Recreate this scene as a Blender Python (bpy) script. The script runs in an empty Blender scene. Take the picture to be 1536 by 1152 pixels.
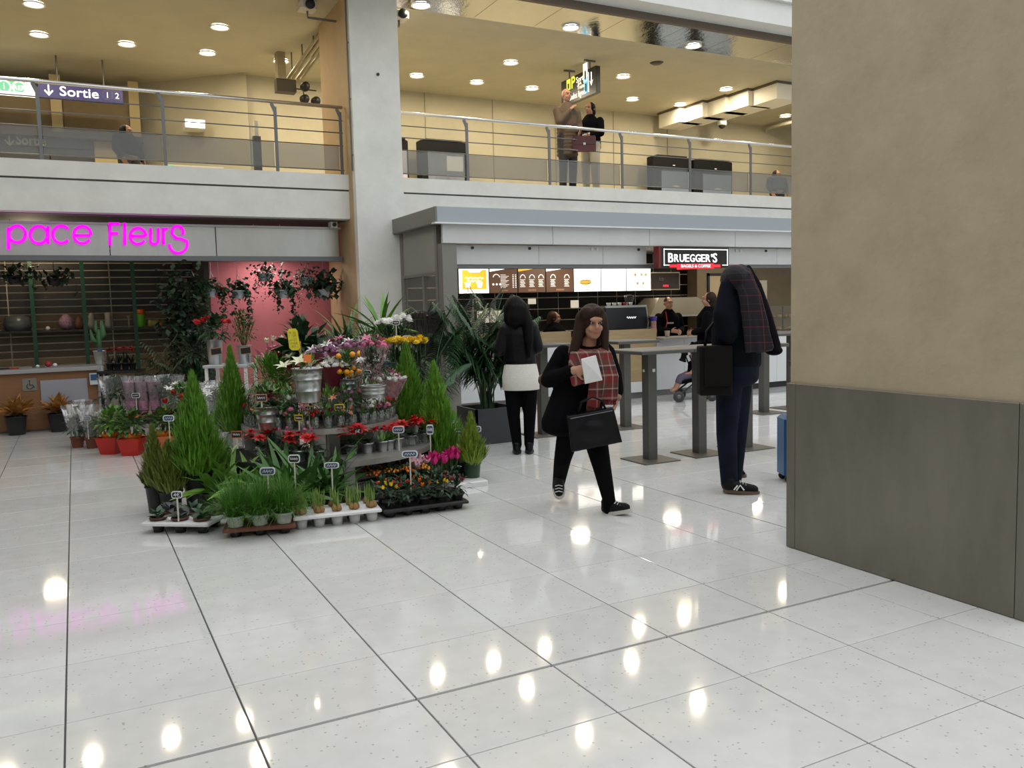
import bpy, bmesh, math, random
from mathutils import Vector, Matrix, Euler
random.seed(7)
SC = bpy.context.scene
COL = SC.collection
PI = math.pi

# ------------------------------------------------------------------ camera
H = 1.5; FPX = 1266.0; PIT = -.089; ROL = -.0263; YAW = -.4757
def _axes():
    fw = Vector((0, math.cos(PIT), math.sin(PIT))); u = Vector((0, -math.sin(PIT), math.cos(PIT))); r = Vector((1, 0, 0))
    r2 = math.cos(ROL) * r + math.sin(ROL) * u; u2 = -math.sin(ROL) * r + math.cos(ROL) * u
    M = Matrix(((math.cos(YAW), -math.sin(YAW), 0), (math.sin(YAW), math.cos(YAW), 0), (0, 0, 1)))
    return M @ r2, M @ u2, M @ fw
CR, CU, CF = _axes()
cam_d = bpy.data.cameras.new('camera'); cam = bpy.data.objects.new('camera', cam_d); COL.objects.link(cam)
cam_d.sensor_width = 36; cam_d.lens = FPX * 36 / 1536; cam_d.clip_end = 200; cam_d.clip_start = .05
cam.matrix_world = Matrix(((CR.x, CU.x, -CF.x, 0), (CR.y, CU.y, -CF.y, 0), (CR.z, CU.z, -CF.z, H), (0, 0, 0, 1)))
SC.camera = cam
def ray(x, y): return CF * FPX + CR * (x - 768) - CU * (y - 576)
def fl(x, y, z=0.0):                       # pixel -> point on the horizontal plane z
    d = ray(x, y); t = (z - H) / d.z; return Vector((d.x * t, d.y * t, z))
def pv(x, y, v):                           # pixel -> point on the plane parallel to the shop fronts
    d = ray(x, y); t = v / d.y; return Vector((d.x * t, v, H + d.z * t))
def pdep(x, y, dep):                       # pixel -> point at a distance along the view axis
    d = ray(x, y) / FPX; return Vector((0, 0, H)) + d * dep
def dep(p): return (Vector(p) - Vector((0, 0, H))).dot(CF)

# ------------------------------------------------------------------ world, exposure
W = bpy.data.worlds.new('overcast'); SC.world = W; W.use_nodes = True
bg = W.node_tree.nodes['Background']; bg.inputs[0].default_value = (.95, .975, 1.0, 1); bg.inputs[1].default_value = 1.6
SC.view_settings.view_transform = 'Standard'; SC.view_settings.look = 'None'
SC.view_settings.exposure = 0.0; SC.view_settings.gamma = 1.0; SC.view_settings.use_curve_mapping = False

# ------------------------------------------------------------------ materials
MATS = {}
def mat(name, col, rough=.5, metal=0., var=0., scale=6., bump=0., emit=0., ecol=None, spec=.5, objvar=0., stretch=None, bscale=None):
    if name in MATS: return MATS[name]
    m = bpy.data.materials.new(name); m.use_nodes = True; nt = m.node_tree; N = nt.nodes; L = nt.links
    b = N['Principled BSDF']; c = (*col, 1)
    b.inputs['Base Color'].default_value = c; b.inputs['Roughness'].default_value = rough; b.inputs['Metallic'].default_value = metal
    b.inputs['Specular IOR Level'].default_value = spec
    if var or bump:
        tc = N.new('ShaderNodeTexCoord'); mp = N.new('ShaderNodeMapping'); L.new(tc.outputs['Object'], mp.inputs[0])
        if stretch: mp.inputs['Scale'].default_value = stretch
        n = N.new('ShaderNodeTexNoise'); n.inputs['Scale'].default_value = scale; n.inputs['Detail'].default_value = 6; n.inputs['Roughness'].default_value = .65
        L.new(mp.outputs[0], n.inputs['Vector'])
    last = None
    if var:
        rp = N.new('ShaderNodeValToRGB'); e = rp.color_ramp.elements
        e[0].position = .25; e[1].position = .75
        e[0].color = (*[max(0, x * (1 - var)) for x in col], 1); e[1].color = (*[min(1, x * (1 + var)) for x in col], 1)
        L.new(n.outputs['Fac'], rp.inputs[0]); last = rp.outputs[0]
    if objvar:
        oi = N.new('ShaderNodeObjectInfo'); mr = N.new('ShaderNodeMapRange'); mr.inputs[3].default_value = 1 - objvar; mr.inputs[4].default_value = 1 + objvar
        L.new(oi.outputs['Random'], mr.inputs[0]); hs = N.new('ShaderNodeHueSaturation'); hs.inputs['Color'].default_value = c
        L.new(mr.outputs[0], hs.inputs['Value'])
        if last: L.new(last, hs.inputs['Color'])
        last = hs.outputs[0]
    if last: L.new(last, b.inputs['Base Color'])
    if bump:
        bp = N.new('ShaderNodeBump'); bp.inputs['Strength'].default_value = bump; bp.inputs['Distance'].default_value = .01
        if bscale:
            n2 = N.new('ShaderNodeTexNoise'); n2.inputs['Scale'].default_value = bscale; n2.inputs['Detail'].default_value = 4; L.new(mp.outputs[0], n2.inputs['Vector']); L.new(n2.outputs['Fac'], bp.inputs['Height'])
        else: L.new(n.outputs['Fac'], bp.inputs['Height'])
        L.new(bp.outputs[0], b.inputs['Normal'])
    if emit:
        b.inputs['Emission Color'].default_value = (*(ecol or col), 1); b.inputs['Emission Strength'].default_value = emit
    MATS[name] = m; return m
def clear(name, tint, opacity, rough=.03, refl=.06, dif=None, mx=.8):      # thin clear sheet: part see-through, part tinted film, a little mirror
    if name in MATS: return MATS[name]
    m = bpy.data.materials.new(name); m.use_nodes = True; nt = m.node_tree; N = nt.nodes; L = nt.links; N.clear()
    o = N.new('ShaderNodeOutputMaterial'); t = N.new('ShaderNodeBsdfTransparent'); t.inputs[0].default_value = (*tint, 1)
    d = N.new('ShaderNodeBsdfDiffuse'); d.inputs[0].default_value = (*(dif or tint), 1)
    g = N.new('ShaderNodeBsdfGlossy'); g.inputs['Roughness'].default_value = rough
    m1 = N.new('ShaderNodeMixShader'); m1.inputs[0].default_value = opacity; L.new(t.outputs[0], m1.inputs[1]); L.new(d.outputs[0], m1.inputs[2])
    lw = N.new('ShaderNodeLayerWeight'); lw.inputs[0].default_value = .25
    mr = N.new('ShaderNodeMapRange'); mr.inputs[3].default_value = refl; mr.inputs[4].default_value = mx; L.new(lw.outputs['Fresnel'], mr.inputs[0])
    m2 = N.new('ShaderNodeMixShader'); L.new(mr.outputs[0], m2.inputs[0]); L.new(m1.outputs[0], m2.inputs[1]); L.new(g.outputs[0], m2.inputs[2])
    L.new(m2.outputs[0], o.inputs[0]); MATS[name] = m; return m
def emis(name, col, s): return mat(name, col, .5, emit=s, ecol=col)

def tile_mat():
    m = bpy.data.materials.new('terrazzo'); m.use_nodes = True; nt = m.node_tree; N = nt.nodes; L = nt.links; b = N['Principled BSDF']
    g = N.new('ShaderNodeNewGeometry')
    v = N.new('ShaderNodeTexVoronoi'); v.inputs['Scale'].default_value = 42; L.new(g.outputs['Position'], v.inputs['Vector'])
    n = N.new('ShaderNodeTexNoise'); n.inputs['Scale'].default_value = 9; n.inputs['Detail'].default_value = 8; L.new(g.outputs['Position'], n.inputs['Vector'])
    sp = N.new('ShaderNodeMath'); sp.operation = 'LESS_THAN'; sp.inputs[1].default_value = .2; L.new(v.outputs['Distance'], sp.inputs[0])
    sx = N.new('ShaderNodeSeparateColor'); L.new(v.outputs['Color'], sx.inputs[0])
    th = N.new('ShaderNodeMath'); th.operation = 'GREATER_THAN'; th.inputs[1].default_value = .72; L.new(sx.outputs[0], th.inputs[0])
    mu = N.new('ShaderNodeMath'); mu.operation = 'MULTIPLY'; L.new(sp.outputs[0], mu.inputs[0]); L.new(th.outputs[0], mu.inputs[1])
    mu2 = N.new('ShaderNodeMath'); mu2.operation = 'MULTIPLY'; L.new(mu.outputs[0], mu2.inputs[0]); mu2.inputs[1].default_value = .5
    rp = N.new('ShaderNodeValToRGB'); rp.color_ramp.elements[0].position = .35; rp.color_ramp.elements[0].color = (.655, .655, .64, 1); rp.color_ramp.elements[1].position = .7; rp.color_ramp.elements[1].color = (.70, .70, .685, 1); L.new(n.outputs['Fac'], rp.inputs[0])
    mx = N.new('ShaderNodeMix'); mx.data_type = 'RGBA'; L.new(mu2.outputs[0], mx.inputs[0]); L.new(rp.outputs[0], mx.inputs[6]); mx.inputs[7].default_value = (.22, .20, .18, 1)
    oi = N.new('ShaderNodeObjectInfo'); mr = N.new('ShaderNodeMapRange'); mr.inputs[3].default_value = .955; mr.inputs[4].default_value = 1.03; L.new(oi.outputs['Random'], mr.inputs[0])
    hs = N.new('ShaderNodeHueSaturation'); L.new(mr.outputs[0], hs.inputs['Value']); L.new(mx.outputs[2], hs.inputs['Color']); L.new(hs.outputs[0], b.inputs['Base Color'])
    b.inputs['Roughness'].default_value = .13; b.inputs['Specular IOR Level'].default_value = .45
    n2 = N.new('ShaderNodeTexNoise'); n2.inputs['Scale'].default_value = 3; L.new(g.outputs['Position'], n2.inputs['Vector'])
    r2 = N.new('ShaderNodeMapRange'); r2.inputs[3].default_value = .035; r2.inputs[4].default_value = .085; L.new(n2.outputs['Fac'], r2.inputs[0]); L.new(r2.outputs[0], b.inputs['Roughness'])
    MATS['terrazzo'] = m; return m

# ------------------------------------------------------------------ mesh builder
class MB:
    def __init__(s): s.v = []; s.f = []
    def add(s, vs, fs):
        o = len(s.v); s.v += [tuple(x) for x in vs]; s.f += [tuple(i + o for i in f) for f in fs]; return s
    def box(s, x0, x1, y0, y1, z0, z1, M=None):
        vs = [Vector(p) for p in ((x0, y0, z0), (x1, y0, z0), (x1, y1, z0), (x0, y1, z0), (x0, y0, z1), (x1, y0, z1), (x1, y1, z1), (x0, y1, z1))]
        if M: vs = [M @ p for p in vs]
        return s.add(vs, ((0, 3, 2, 1), (4, 5, 6, 7), (0, 1, 5, 4), (1, 2, 6, 5), (2, 3, 7, 6), (3, 0, 4, 7)))
    def bbox(s, x0, x1, y0, y1, z0, z1, b=.006):   # box with bevelled vertical and top edges
        pts = [(x0 + b, y0), (x1 - b, y0), (x1, y0 + b), (x1, y1 - b), (x1 - b, y1), (x0 + b, y1), (x0, y1 - b), (x0, y0 + b)]
        cx, cy = (x0 + x1) / 2, (y0 + y1) / 2
        def ring(z, k): return [(cx + (x - cx) * (1 - k * 2 * b / max(1e-6, x1 - x0)), cy + (y - cy) * (1 - k * 2 * b / max(1e-6, y1 - y0)), z) for x, y in pts]
        R = [ring(z0, 0), ring(z1 - b, 0), ring(z1, 1)]
        vs = R[0] + R[1] + R[2]; fs = [tuple(range(7, -1, -1)), tuple(range(16, 24))]
        for k in (0, 8):
            for i in range(8): fs.append((k + i, k + (i + 1) % 8, k + 8 + (i + 1) % 8, k + 8 + i))
        return s.add(vs, fs)
    def lathe(s, prof, n=16, c=(0, 0, 0), cap=True):
        vs = []; fs = []
        for r, z in prof:
            for i in range(n):
                a = 2 * PI * i / n; vs.append((c[0] + r * math.cos(a), c[1] + r * math.sin(a), c[2] + z))
        for k in range(len(prof) - 1):
            for i in range(n):
                j = (i + 1) % n; fs.append((k * n + i, k * n + j, (k + 1) * n + j, (k + 1) * n + i))
        if cap: fs.append(tuple(range(n - 1, -1, -1))); fs.append(tuple((len(prof) - 1) * n + i for i in range(n)))
        return s.add(vs, fs)
    def tube(s, pts, r, n=6, cap=True, flat=None):
        P = [Vector(p) for p in pts]; rs = r if isinstance(r, (list, tuple)) else [r] * len(P)
        vs = []; fs = []; side = None
        for k, p in enumerate(P):
            t = (P[min(k + 1, len(P) - 1)] - P[max(k - 1, 0)]);  t = t.normalized() if t.length > 1e-9 else Vector((0, 0, 1))
            if side is None:
                side = t.cross(Vector((0, 0, 1)) if abs(t.z) < .9 else Vector((0, 1, 0))).normalized()
            side = (side - t * side.dot(t)).normalized(); up = t.cross(side)
            rr = rs[k]; ra, rb = rr if isinstance(rr, (tuple, list)) else (rr, rr)
            for i in range(n):
                a = 2 * PI * i / n; vs.append(p + side * (ra * math.cos(a)) + up * (rb * math.sin(a)))
        m = len(P)
        for k in range(m - 1):
            for i in range(n):
                j = (i + 1) % n; fs.append((k * n + i, k * n + j, (k + 1) * n + j, (k + 1) * n + i))
        if cap: fs.append(tuple(range(n - 1, -1, -1))); fs.append(tuple((m - 1) * n + i for i in range(n)))
        return s.add(vs, fs)
    def ell(s, c, r, n=12, m=8, M=None):
        vs = []; fs = []; c = Vector(c)
        for k in range(1, m):
            th = PI * k / m
            for i in range(n):
                a = 2 * PI * i / n; p = Vector((r[0] * math.sin(th) * math.cos(a), r[1] * math.sin(th) * math.sin(a), r[2] * math.cos(th)))
                if M: p = M @ p
                vs.append(c + p)
        t = Vector((0, 0, r[2])); t = M @ t if M else t
        vs.append(c + t); vs.append(c - t); T = len(vs) - 2; B = T + 1
        for k in range(m - 2):
            for i in range(n):
                j = (i + 1) % n; fs.append((k * n + i, (k + 1) * n + i, (k + 1) * n + j, k * n + j))
        for i in range(n):
            j = (i + 1) % n; fs.append((T, i, j)); fs.append((B, (m - 2) * n + j, (m - 2) * n + i))
        return s.add(vs, fs)
    def cap(s, a, b, ra, rb, n=12):                # tapered capsule
        a = Vector(a); b = Vector(b); d = (b - a).normalized(); pts = [a - d * ra * .98, a - d * ra * .7, a, b, b + d * rb * .7, b + d * rb * .98]
        return s.tube(pts, [ra * .18, ra * .71, ra, rb, rb * .71, rb * .18], n)
    def prism(s, poly, y0, y1):                    # polygon in x,z extruded along y
        n = len(poly); vs = [(x, y0, z) for x, z in poly] + [(x, y1, z) for x, z in poly]
        fs = [tuple(range(n)), tuple(range(2 * n - 1, n - 1, -1))] + [(i, n + i, n + (i + 1) % n, (i + 1) % n) for i in range(n)]
        return s.add(vs, fs)
    def blade(s, base, d, L, w, bend=.3, seg=3, up=None, fold=0.):   # a leaf: strip that widens, then narrows to a tip
        base = Vector(base); d = Vector(d).normalized(); sd = d.cross(Vector((0, 0, 1)))
        sd = sd.normalized() if sd.length > 1e-4 else Vector((1, 0, 0))
        vs = []; fs = []; p = base.copy(); dd = d.copy()
        for k in range(seg + 1):
            t = k / seg; ww = w * (math.sin(PI * min(1, .12 + .88 * t) ** .8) if k < seg else .02) / 2
            if k == 0: ww = w * .15
            nn = sd.cross(dd).normalized()
            vs += [p - sd * ww + nn * fold * ww, p + sd * ww + nn * fold * ww]
            dd = (dd + Vector((0, 0, -bend / seg))).normalized(); p = p + dd * (L / seg)
        for k in range(seg): fs.append((2 * k, 2 * k + 1, 2 * k + 3, 2 * k + 2))
        return s.add(vs, fs)
    def mesh(s, name, m=None, smooth=False):
        me = bpy.data.meshes.new(name); me.from_pydata(s.v, [], s.f); me.update()
        if m: me.materials.append(m)
        if smooth: me.polygons.foreach_set('use_smooth', [True] * len(me.polygons))
        return me
    def build(s, name, m=None, parent=None, smooth=False, loc=None, rot=None):
        return link(name, s.mesh(name, m, smooth), parent, loc, rot)
def link(name, me, parent=None, loc=None, rot=None, scale=None):
    o = bpy.data.objects.new(name, me); COL.objects.link(o)
    if parent: o.parent = parent
    if loc is not None: o.location = loc
    if rot is not None: o.rotation_euler = rot
    if scale is not None: o.scale = (scale,) * 3 if isinstance(scale, (int, float)) else scale
    return o
def thing(name, label, cat, loc=(0, 0, 0), rz=0, group=None):
    o = link(name, None, None, loc, (0, 0, rz)); o['label'] = label; o['category'] = cat
    if group: o['group'] = group
    return o
def tag(o, label, cat, group=None):
    o['label'] = label; o['category'] = cat
    if group: o['group'] = group
    return o
def struct(o, label=None):
    o['kind'] = 'structure'
    if label: o['label'] = label
    return o
def copy_tree(o, parent=None):
    c = o.copy(); COL.objects.link(c); c.parent = parent
    for ch in list(o.children): copy_tree(ch, c)
    return c
def remeshed(mb, name, m, parent=None, voxel=.012, smooth=2, loc=None, rot=None):
    me = mb.mesh(name); o = bpy.data.objects.new('tmp', me); COL.objects.link(o)
    r = o.modifiers.new('r', 'REMESH'); r.mode = 'VOXEL'; r.voxel_size = voxel
    if smooth:
        q = o.modifiers.new('s', 'SMOOTH'); q.iterations = smooth; q.factor = .5
    dg = bpy.context.evaluated_depsgraph_get(); dg.update()
    nm = bpy.data.meshes.new_from_object(o.evaluated_get(dg)); bpy.data.objects.remove(o); bpy.data.meshes.remove(me)
    nm.name = name; nm.materials.clear(); nm.materials.append(m)
    nm.polygons.foreach_set('use_smooth', [True] * len(nm.polygons))
    return link(name, nm, parent, loc, rot)
def text_mesh(s, size, m, ext=.002, bold=0., align='LEFT'):
    cu = bpy.data.curves.new('t', 'FONT'); cu.body = s; cu.size = size; cu.extrude = ext; cu.offset = bold; cu.align_x = align; cu.resolution_u = 3
    o = bpy.data.objects.new('tmp', cu); COL.objects.link(o); dg = bpy.context.evaluated_depsgraph_get(); dg.update()
    me = bpy.data.meshes.new_from_object(o.evaluated_get(dg)); bpy.data.objects.remove(o); bpy.data.curves.remove(cu)
    me.materials.clear(); me.materials.append(m); return me
def text(name, s, size, m, parent, loc, rot=(PI / 2, 0, 0), ext=.002, bold=0., width=None, align='LEFT', sz=1):
    me = text_mesh(s, size, m, ext, bold, align); xs = [v.co.x for v in me.vertices]
    k = width / (max(xs) - min(xs)) if width else 1
    return link(name, me, parent, loc, rot, (k, sz, 1))
ORD = ['first', 'second', 'third', 'fourth', 'fifth', 'sixth', 'seventh', 'eighth', 'ninth', 'tenth', 'eleventh', 'twelfth', 'thirteenth', 'fourteenth', 'fifteenth', 'sixteenth', 'seventeenth', 'eighteenth', 'nineteenth', 'twentieth']
def lamp(name, kind, loc, power, col=(1, 1, 1), size=.1, rot=(0, 0, 0), spot=None, parent=None):
    l = bpy.data.lights.new(name, kind); l.energy = power; l.color = col
    if kind == 'AREA': l.shape = 'DISK'; l.size = size
    elif kind == 'SPOT': l.spot_size = spot or 2.2; l.spot_blend = .6; l.shadow_soft_size = size
    else: l.shadow_soft_size = size
    o = bpy.data.objects.new(name, l); COL.objects.link(o); o.location = loc; o.rotation_euler = rot
    if parent: o.parent = parent
    return o
def pu(x, y, U):
    d = ray(x, y); t = U / d.x; return Vector((U, d.y * t, H + d.z * t))
# ================================================================== the setting
TZ = tile_mat()
conc = mat('pale_concrete', (.70, .70, .66), .75, var=.10, scale=2.2, bump=.15, bscale=18)
conc2 = mat('beige_concrete', (.42, .35, .235), .7, var=.13, scale=3.2, bump=.25, bscale=22)
concw = mat('mezzanine_concrete', (.46, .42, .31), .8, var=.09, scale=1.6, bump=.1, bscale=15)
clad = mat('brushed_cladding', (.24, .22, .185), .42, .75, var=.22, scale=2.5, stretch=(1, 1, .35))
grout = mat('dark_grout', (.13, .125, .115), .8)
alu = mat('aluminium', (.56, .58, .60), .38, .6, var=.05, scale=3)
alud = mat('dark_aluminium', (.15, .145, .13), .45, .4)
steel = mat('steel', (.50, .51, .50), .3, .9, var=.08, scale=4, stretch=(1, 1, .3))
rail = mat('rail_steel', (.15, .155, .16), .4, .5)
black = mat('black_paint', (.012, .012, .013), .45)
white = mat('white_paint', (.78, .78, .78), .45)
glass = clear('clear_glass', (.93, .96, .95), .03)
smoke = clear('frosted_railing_glass', (.78, .79, .79), .26, rough=.2, refl=.03, dif=(.30, .30, .30))

# ---- floor: slab, each slab of terrazzo near the camera a tile of its own
floor = struct(MB().box(-9, 20, -9, 20, -.2, -.012).build('floor', grout))
A0, AS = -.124, .607
ub = [A0 + AS * k for k in range(-8, 19)]
vb = [2.99 - 1.09 - .603 * 2, 2.99 - 1.09 - .603, 2.99 - 1.09, 2.99 - .481, 2.99, 2.99 + .4856] + [2.99 + 1.0887 + .594 * k for k in range(0, 17)]
def gap(x, wide): return .006 if wide else .0025
_tm = {}
far = MB(); cells = []
for i in range(len(ub) - 1):
    for j in range(len(vb) - 1):
        x0 = ub[i] + (.007 if abs(ub[i] - 4.125) < .02 else .0034); x1 = ub[i + 1] - (.007 if abs(ub[i + 1] - 4.125) < .02 else .0034)
        y0 = vb[j] + (.010 if abs(vb[j] - 2.99) < .01 else .0026); y1 = vb[j + 1] - (.010 if abs(vb[j + 1] - 2.99) < .01 else .0026)
        c = Vector(((x0 + x1) / 2, (y0 + y1) / 2, 0)); d = dep(c); X = (c.dot(Vector((CR.x, CR.y, 0)))) / max(.1, d)
        vis = d > 1.2 and abs(X) < .68 and not (c.x > 4.0 and c.y < 3.6 + (c.x - 3.8) * .98)
        cells.append((d if vis else 99, x0, x1, y0, y1))
cells.sort()
for n, (d, x0, x1, y0, y1) in enumerate(cells):
    if n < 300 and d < 90:
        key = (round(x1 - x0, 3), round(y1 - y0, 3))
        if key not in _tm: _tm[key] = MB().bbox(-key[0] / 2, key[0] / 2, -key[1] / 2, key[1] / 2, -.012, 0, .0015).mesh('floor_tile', TZ)
        link('floor_tile', _tm[key], floor, ((x0 + x1) / 2, (y0 + y1) / 2, 0))
    else: far.box(x0, x1, y0, y1, -.012, 0)
far.box(-9, ub[0], -9, 20, -.012, 0); far.box(ub[0], 20, -9, vb[0], -.012, 0); far.box(ub[-1], 20, vb[0], 20, -.012, 0); far.box(ub[0], ub[-1], vb[-1], 20, -.012, 0)
o = far.build('floor_tiles_far', TZ, floor); o['kind'] = 'stuff'

# ---- concrete pillar on the right, clad in metal to a metre
pil = thing('concrete_pillar', 'massive square beige concrete pillar with brushed metal base at the right edge', 'pillar'); struct(pil)
MB().box(3.815, 4.55, 2.265, 3.735, 0, 9).build('shaft', conc2, pil)
cl = [(3.685, 3.752), (2.335, 3.682), (2.248, 2.332)]
for y0, y1 in cl: MB().bbox(3.797, 3.8145, y0, y1, .004, 1.01, .002).build('cladding_panel', clad, pil)
for x0, x1 in ((3.8, 3.88), (3.883, 4.48), (4.483, 4.565)):
    MB().bbox(x0, x1, 3.7355, 3.752, .004, 1.01, .002).build('cladding_panel', clad, pil)
    MB().bbox(x0, x1, 2.248, 2.2645, .004, 1.01, .002).build('cladding_panel', clad, pil)

# ---- white column between the shops
col = struct(MB().box(3.797, 4.535, 12.2, 13.8, 0, 9).build('concrete_column', conc)); col['label'] = 'tall pale concrete column between the flower shop and the cafe'; col['category'] = 'column'
struct(MB().box(3.785, 3.797, 12.34, 13.8, 0, 9).build('trim_7', mat('warm_light_tan', (.47, .33, .18), .75, var=.12, scale=2)))  # warm lamp light on this column side, put into the colour of a thin panel
cr = thing('cable_conduit', 'thin grey cable conduit running down the left edge of the white column', 'conduit')
MB().tube([(3.78, 12.28, 8), (3.78, 12.28, 3.58)], .012, 6).build('pipe', rail, cr)
for z in (3.8, 4.6, 5.4, 6.2): MB().box(3.77, 3.797, 12.265, 12.3, z, z + .02).build('clip', rail, cr)
tag(MB().lathe([(0.001, -.001), (.022, 0), (.022, .02), (0.001, .021)], 12).build('bolt_hole_plug', black, None, loc=(4.2, 12.2, 4.98), rot=(PI / 2, 0, 0)), 'small round black plug in the front of the white column', 'plug')

# ---- upper floor: edge beam, slab, back wall, ceiling
for nm, x0, x1 in (('wall_parapet_left', -8, 3.797), ('wall_parapet_right', 4.535, 20)):
    e = struct(link(nm, None)); e['label'] = 'pale concrete floor edge of the upper level'
    MB().box(x0, x1, 12.5, 12.72, 3.335, 3.555).build('upper_band', conc, e)
    MB().box(x0, x1, 12.53, 12.72, 3.31, 3.335).build('groove', grout, e)
    MB().box(x0, x1, 12.515, 12.72, 2.905, 3.31).build('lower_beam', conc, e)
struct(MB().box(-8, 20, 12.72, 20, 3.3, 3.5).build('floor_upper', concw))
struct(MB().box(3.2, 20, 17.1, 17.3, 3.5, 6.1).build('wall_back', concw))
cw = MB(); P = [(-8, 19.3), (-1, 19.15), (.6, 18.95), (1.35, 18.6), (1.95, 18.05), (2.6, 17.45), (3.2, 16.9)]
for (a, b), (c, d) in zip(P, P[1:]): cw.add([(a, b, 3.5), (c, d, 3.5), (c, d, 6.1), (a, b, 6.1), (a, b + .25, 3.5), (c, d + .25, 3.5), (c, d + .25, 6.1), (a, b + .25, 6.1)], [(0, 1, 2, 3), (7, 6, 5, 4), (0, 4, 5, 1), (3, 2, 6, 7)])
struct(cw.build('wall_curved', concw))
for k, u in enumerate((5.3, 6.9, 8.5, 10.1, 11.7, 13.3)):
    struct(MB().box(u - .006, u + .006, 17.085, 17.1, 3.5, 6.1).build('trim_%d' % (k + 1), mat('joint', (.30, .27, .19), .8)))
struct(MB().box(-8, 20, 12.5, 20, 6.1, 6.3).build('ceiling', concw))
struct(MB().box(20, 20.2, -9, 20, 0, 9).build('wall_right', conc)); struct(MB().box(14, 20, 12.6, 12.8, 0, 2.905).build('wall_far_right', conc))
# polished panels along the ceiling edge
pol = mat('polished_soffit', (.86, .86, .84), .08, 1., bump=1., scale=1.6, stretch=(1.6, .8, 1))
sf = struct(link('ceiling_soffit', None)); sf['label'] = 'polished metal soffit panels along the ceiling edge'
us = [-8, -5.5, -3, -.8, 1.6, 3.79, 4.55, 5.92, 7.0, 8.19, 9.36, 10.5, 11.7, 12.9, 14.1, 15.3, 16.5, 17.7, 18.9, 20]
for a, b in zip(us, us[1:]): MB().box(a + .004, b - .004, 11.35, 12.5, 6.095, 6.3).build('soffit_panel', pol, sf)
struct(MB().box(-8, 20, 11.28, 11.35, 6.02, 6.3).build('trim_8', mat('gap_shadow_brown', (.14, .11, .085), .5, .3)))  # brown strip stands in for the shadow in the gap below the beam
struct(MB().box(-8, 20, 10.9, 11.28, 6.13, 6.5).box(-8, 20, 10.82, 11.28, 6.5, 9).build('wall_upper_beam', mat('white_concrete', (.68, .68, .66), .7, var=.06, scale=2)))
# other sides of the hall, out of view
struct(MB().box(-9.2, -9, -9, 20, 0, 9).build('wall_left', conc)); struct(MB().box(-9, 20, -9.2, -9, 0, 9).build('wall_front', conc))
struct(MB().box(-8.9, -8, 12.5, 20, 0, 9).build('wall_left_return', conc))

struct(MB().box(-9, -2.6, -9, 12.5, 6.1, 6.4).build('added_shade_slab_left', concw))  # unseen slab added to cut the daylight coming from the left
# ---- downlights
dl_glow = emis('downlight_glow', (1., .95, .86), 20); dl_ring = mat('downlight_ring', (.85, .84, .8), .3)
_ring = MB().lathe([(.118, .0), (.150, -.012), (.155, -.03), (.135, -.032), (.118, -.012)], 24, cap=False).mesh('ring', dl_ring, True)
_disc = MB().lathe([(.117, -.008), (.06, -.0081)], 24).mesh('lens', dl_glow)
rows = [('left back row above the exit sign', 15.86, [-1.47, -.2, 1.085, 2.366, 3.635], 0), ('left front row above the exit sign', 14.4, [-1.47, -.22, 2.36], 0),
        ('back row right of the white column', 15.86, [4.97, 6.255, 7.55, 8.824, 11.38, 12.72, 14.48, 15.99], 0), ('middle row right of the white column', 14.38, [5., 7.56, 10.1, 12.77, 14.44], 0),
        ('polished soffit row', 12.24, [-.3, 4.94, 7.567, 10.117, 12.7], 0)]
for rn, v, L, _ in rows:
    for k, u in enumerate(L):
        t = thing('ceiling_downlight', 'lit recessed downlight, %s from left in the %s' % (ORD[k], rn), 'downlight', (u, v, 6.094), group='recessed downlights of the upper ceiling')
        link('ring', _ring, t); link('lens', _disc, t)
        lamp('downlight_lamp', 'AREA', (0, 0, -.04), 22, (1., .85, .60), .22, parent=t)

# ---- railings of the upper level
def railing(x0, x1, posts, label, pxs):
    t = thing('balcony_railing', label, 'railing', (0, 12.6, 3.555))
    MB().tube([(x0, 0, 1.0), (x1, 0, 1.0)], .026, 10).build('handrail', mat('bright_handrail', (.75, .76, .77), .22, .9), t, True)
    for z in (.81, .63, .44, .08): MB().tube([(x0, .02, z), (x1, .02, z)], .0085, 6).build('rail', rail, t, True)
    for u in posts:
        p = MB().box(u - .022, u + .022, -.008, .012, 0, .93).build('post', rail, t)
        MB().add([(u, -.006, .93), (u, -.006, .8), (u - .07, -.006, .965), (u - .03, -.006, .99), (u, .006, .93), (u, .006, .8), (u - .07, .006, .965), (u - .03, .006, .99)], [(0, 1, 2, 3), (7, 6, 5, 4), (0, 3, 7, 4), (1, 5, 6, 2), (2, 6, 7, 3)]).build('bracket', rail, p)
        MB().box(u - .05, u + .05, -.03, .04, 0, .01).build('foot_plate', rail, p)
    e = [x0] + list(posts) + [x1]
    for a, b in zip(e, e[1:]):
        if b - a > .15: MB().box(a + .03, b - .03, .028, .036, .09, .43).build('glass_panel', smoke, t)
    return t
railing(-6, 3.76, [-3.6, -1.9, pv(60, 200, 12.6).x, pv(246, 200, 12.6).x, pv(414, 200, 12.6).x, pv(511, 200, 12.6).x], 'steel balcony railing left of the white column above the flower shop', None)
railing(4.56, 19.9, [pv(x, 230, 12.6).x for x in (701, 824, 933, 1035, 1126)] + [13.4, 15.0, 16.6, 18.2], 'steel balcony railing right of the white column above the cafe', None)

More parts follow.
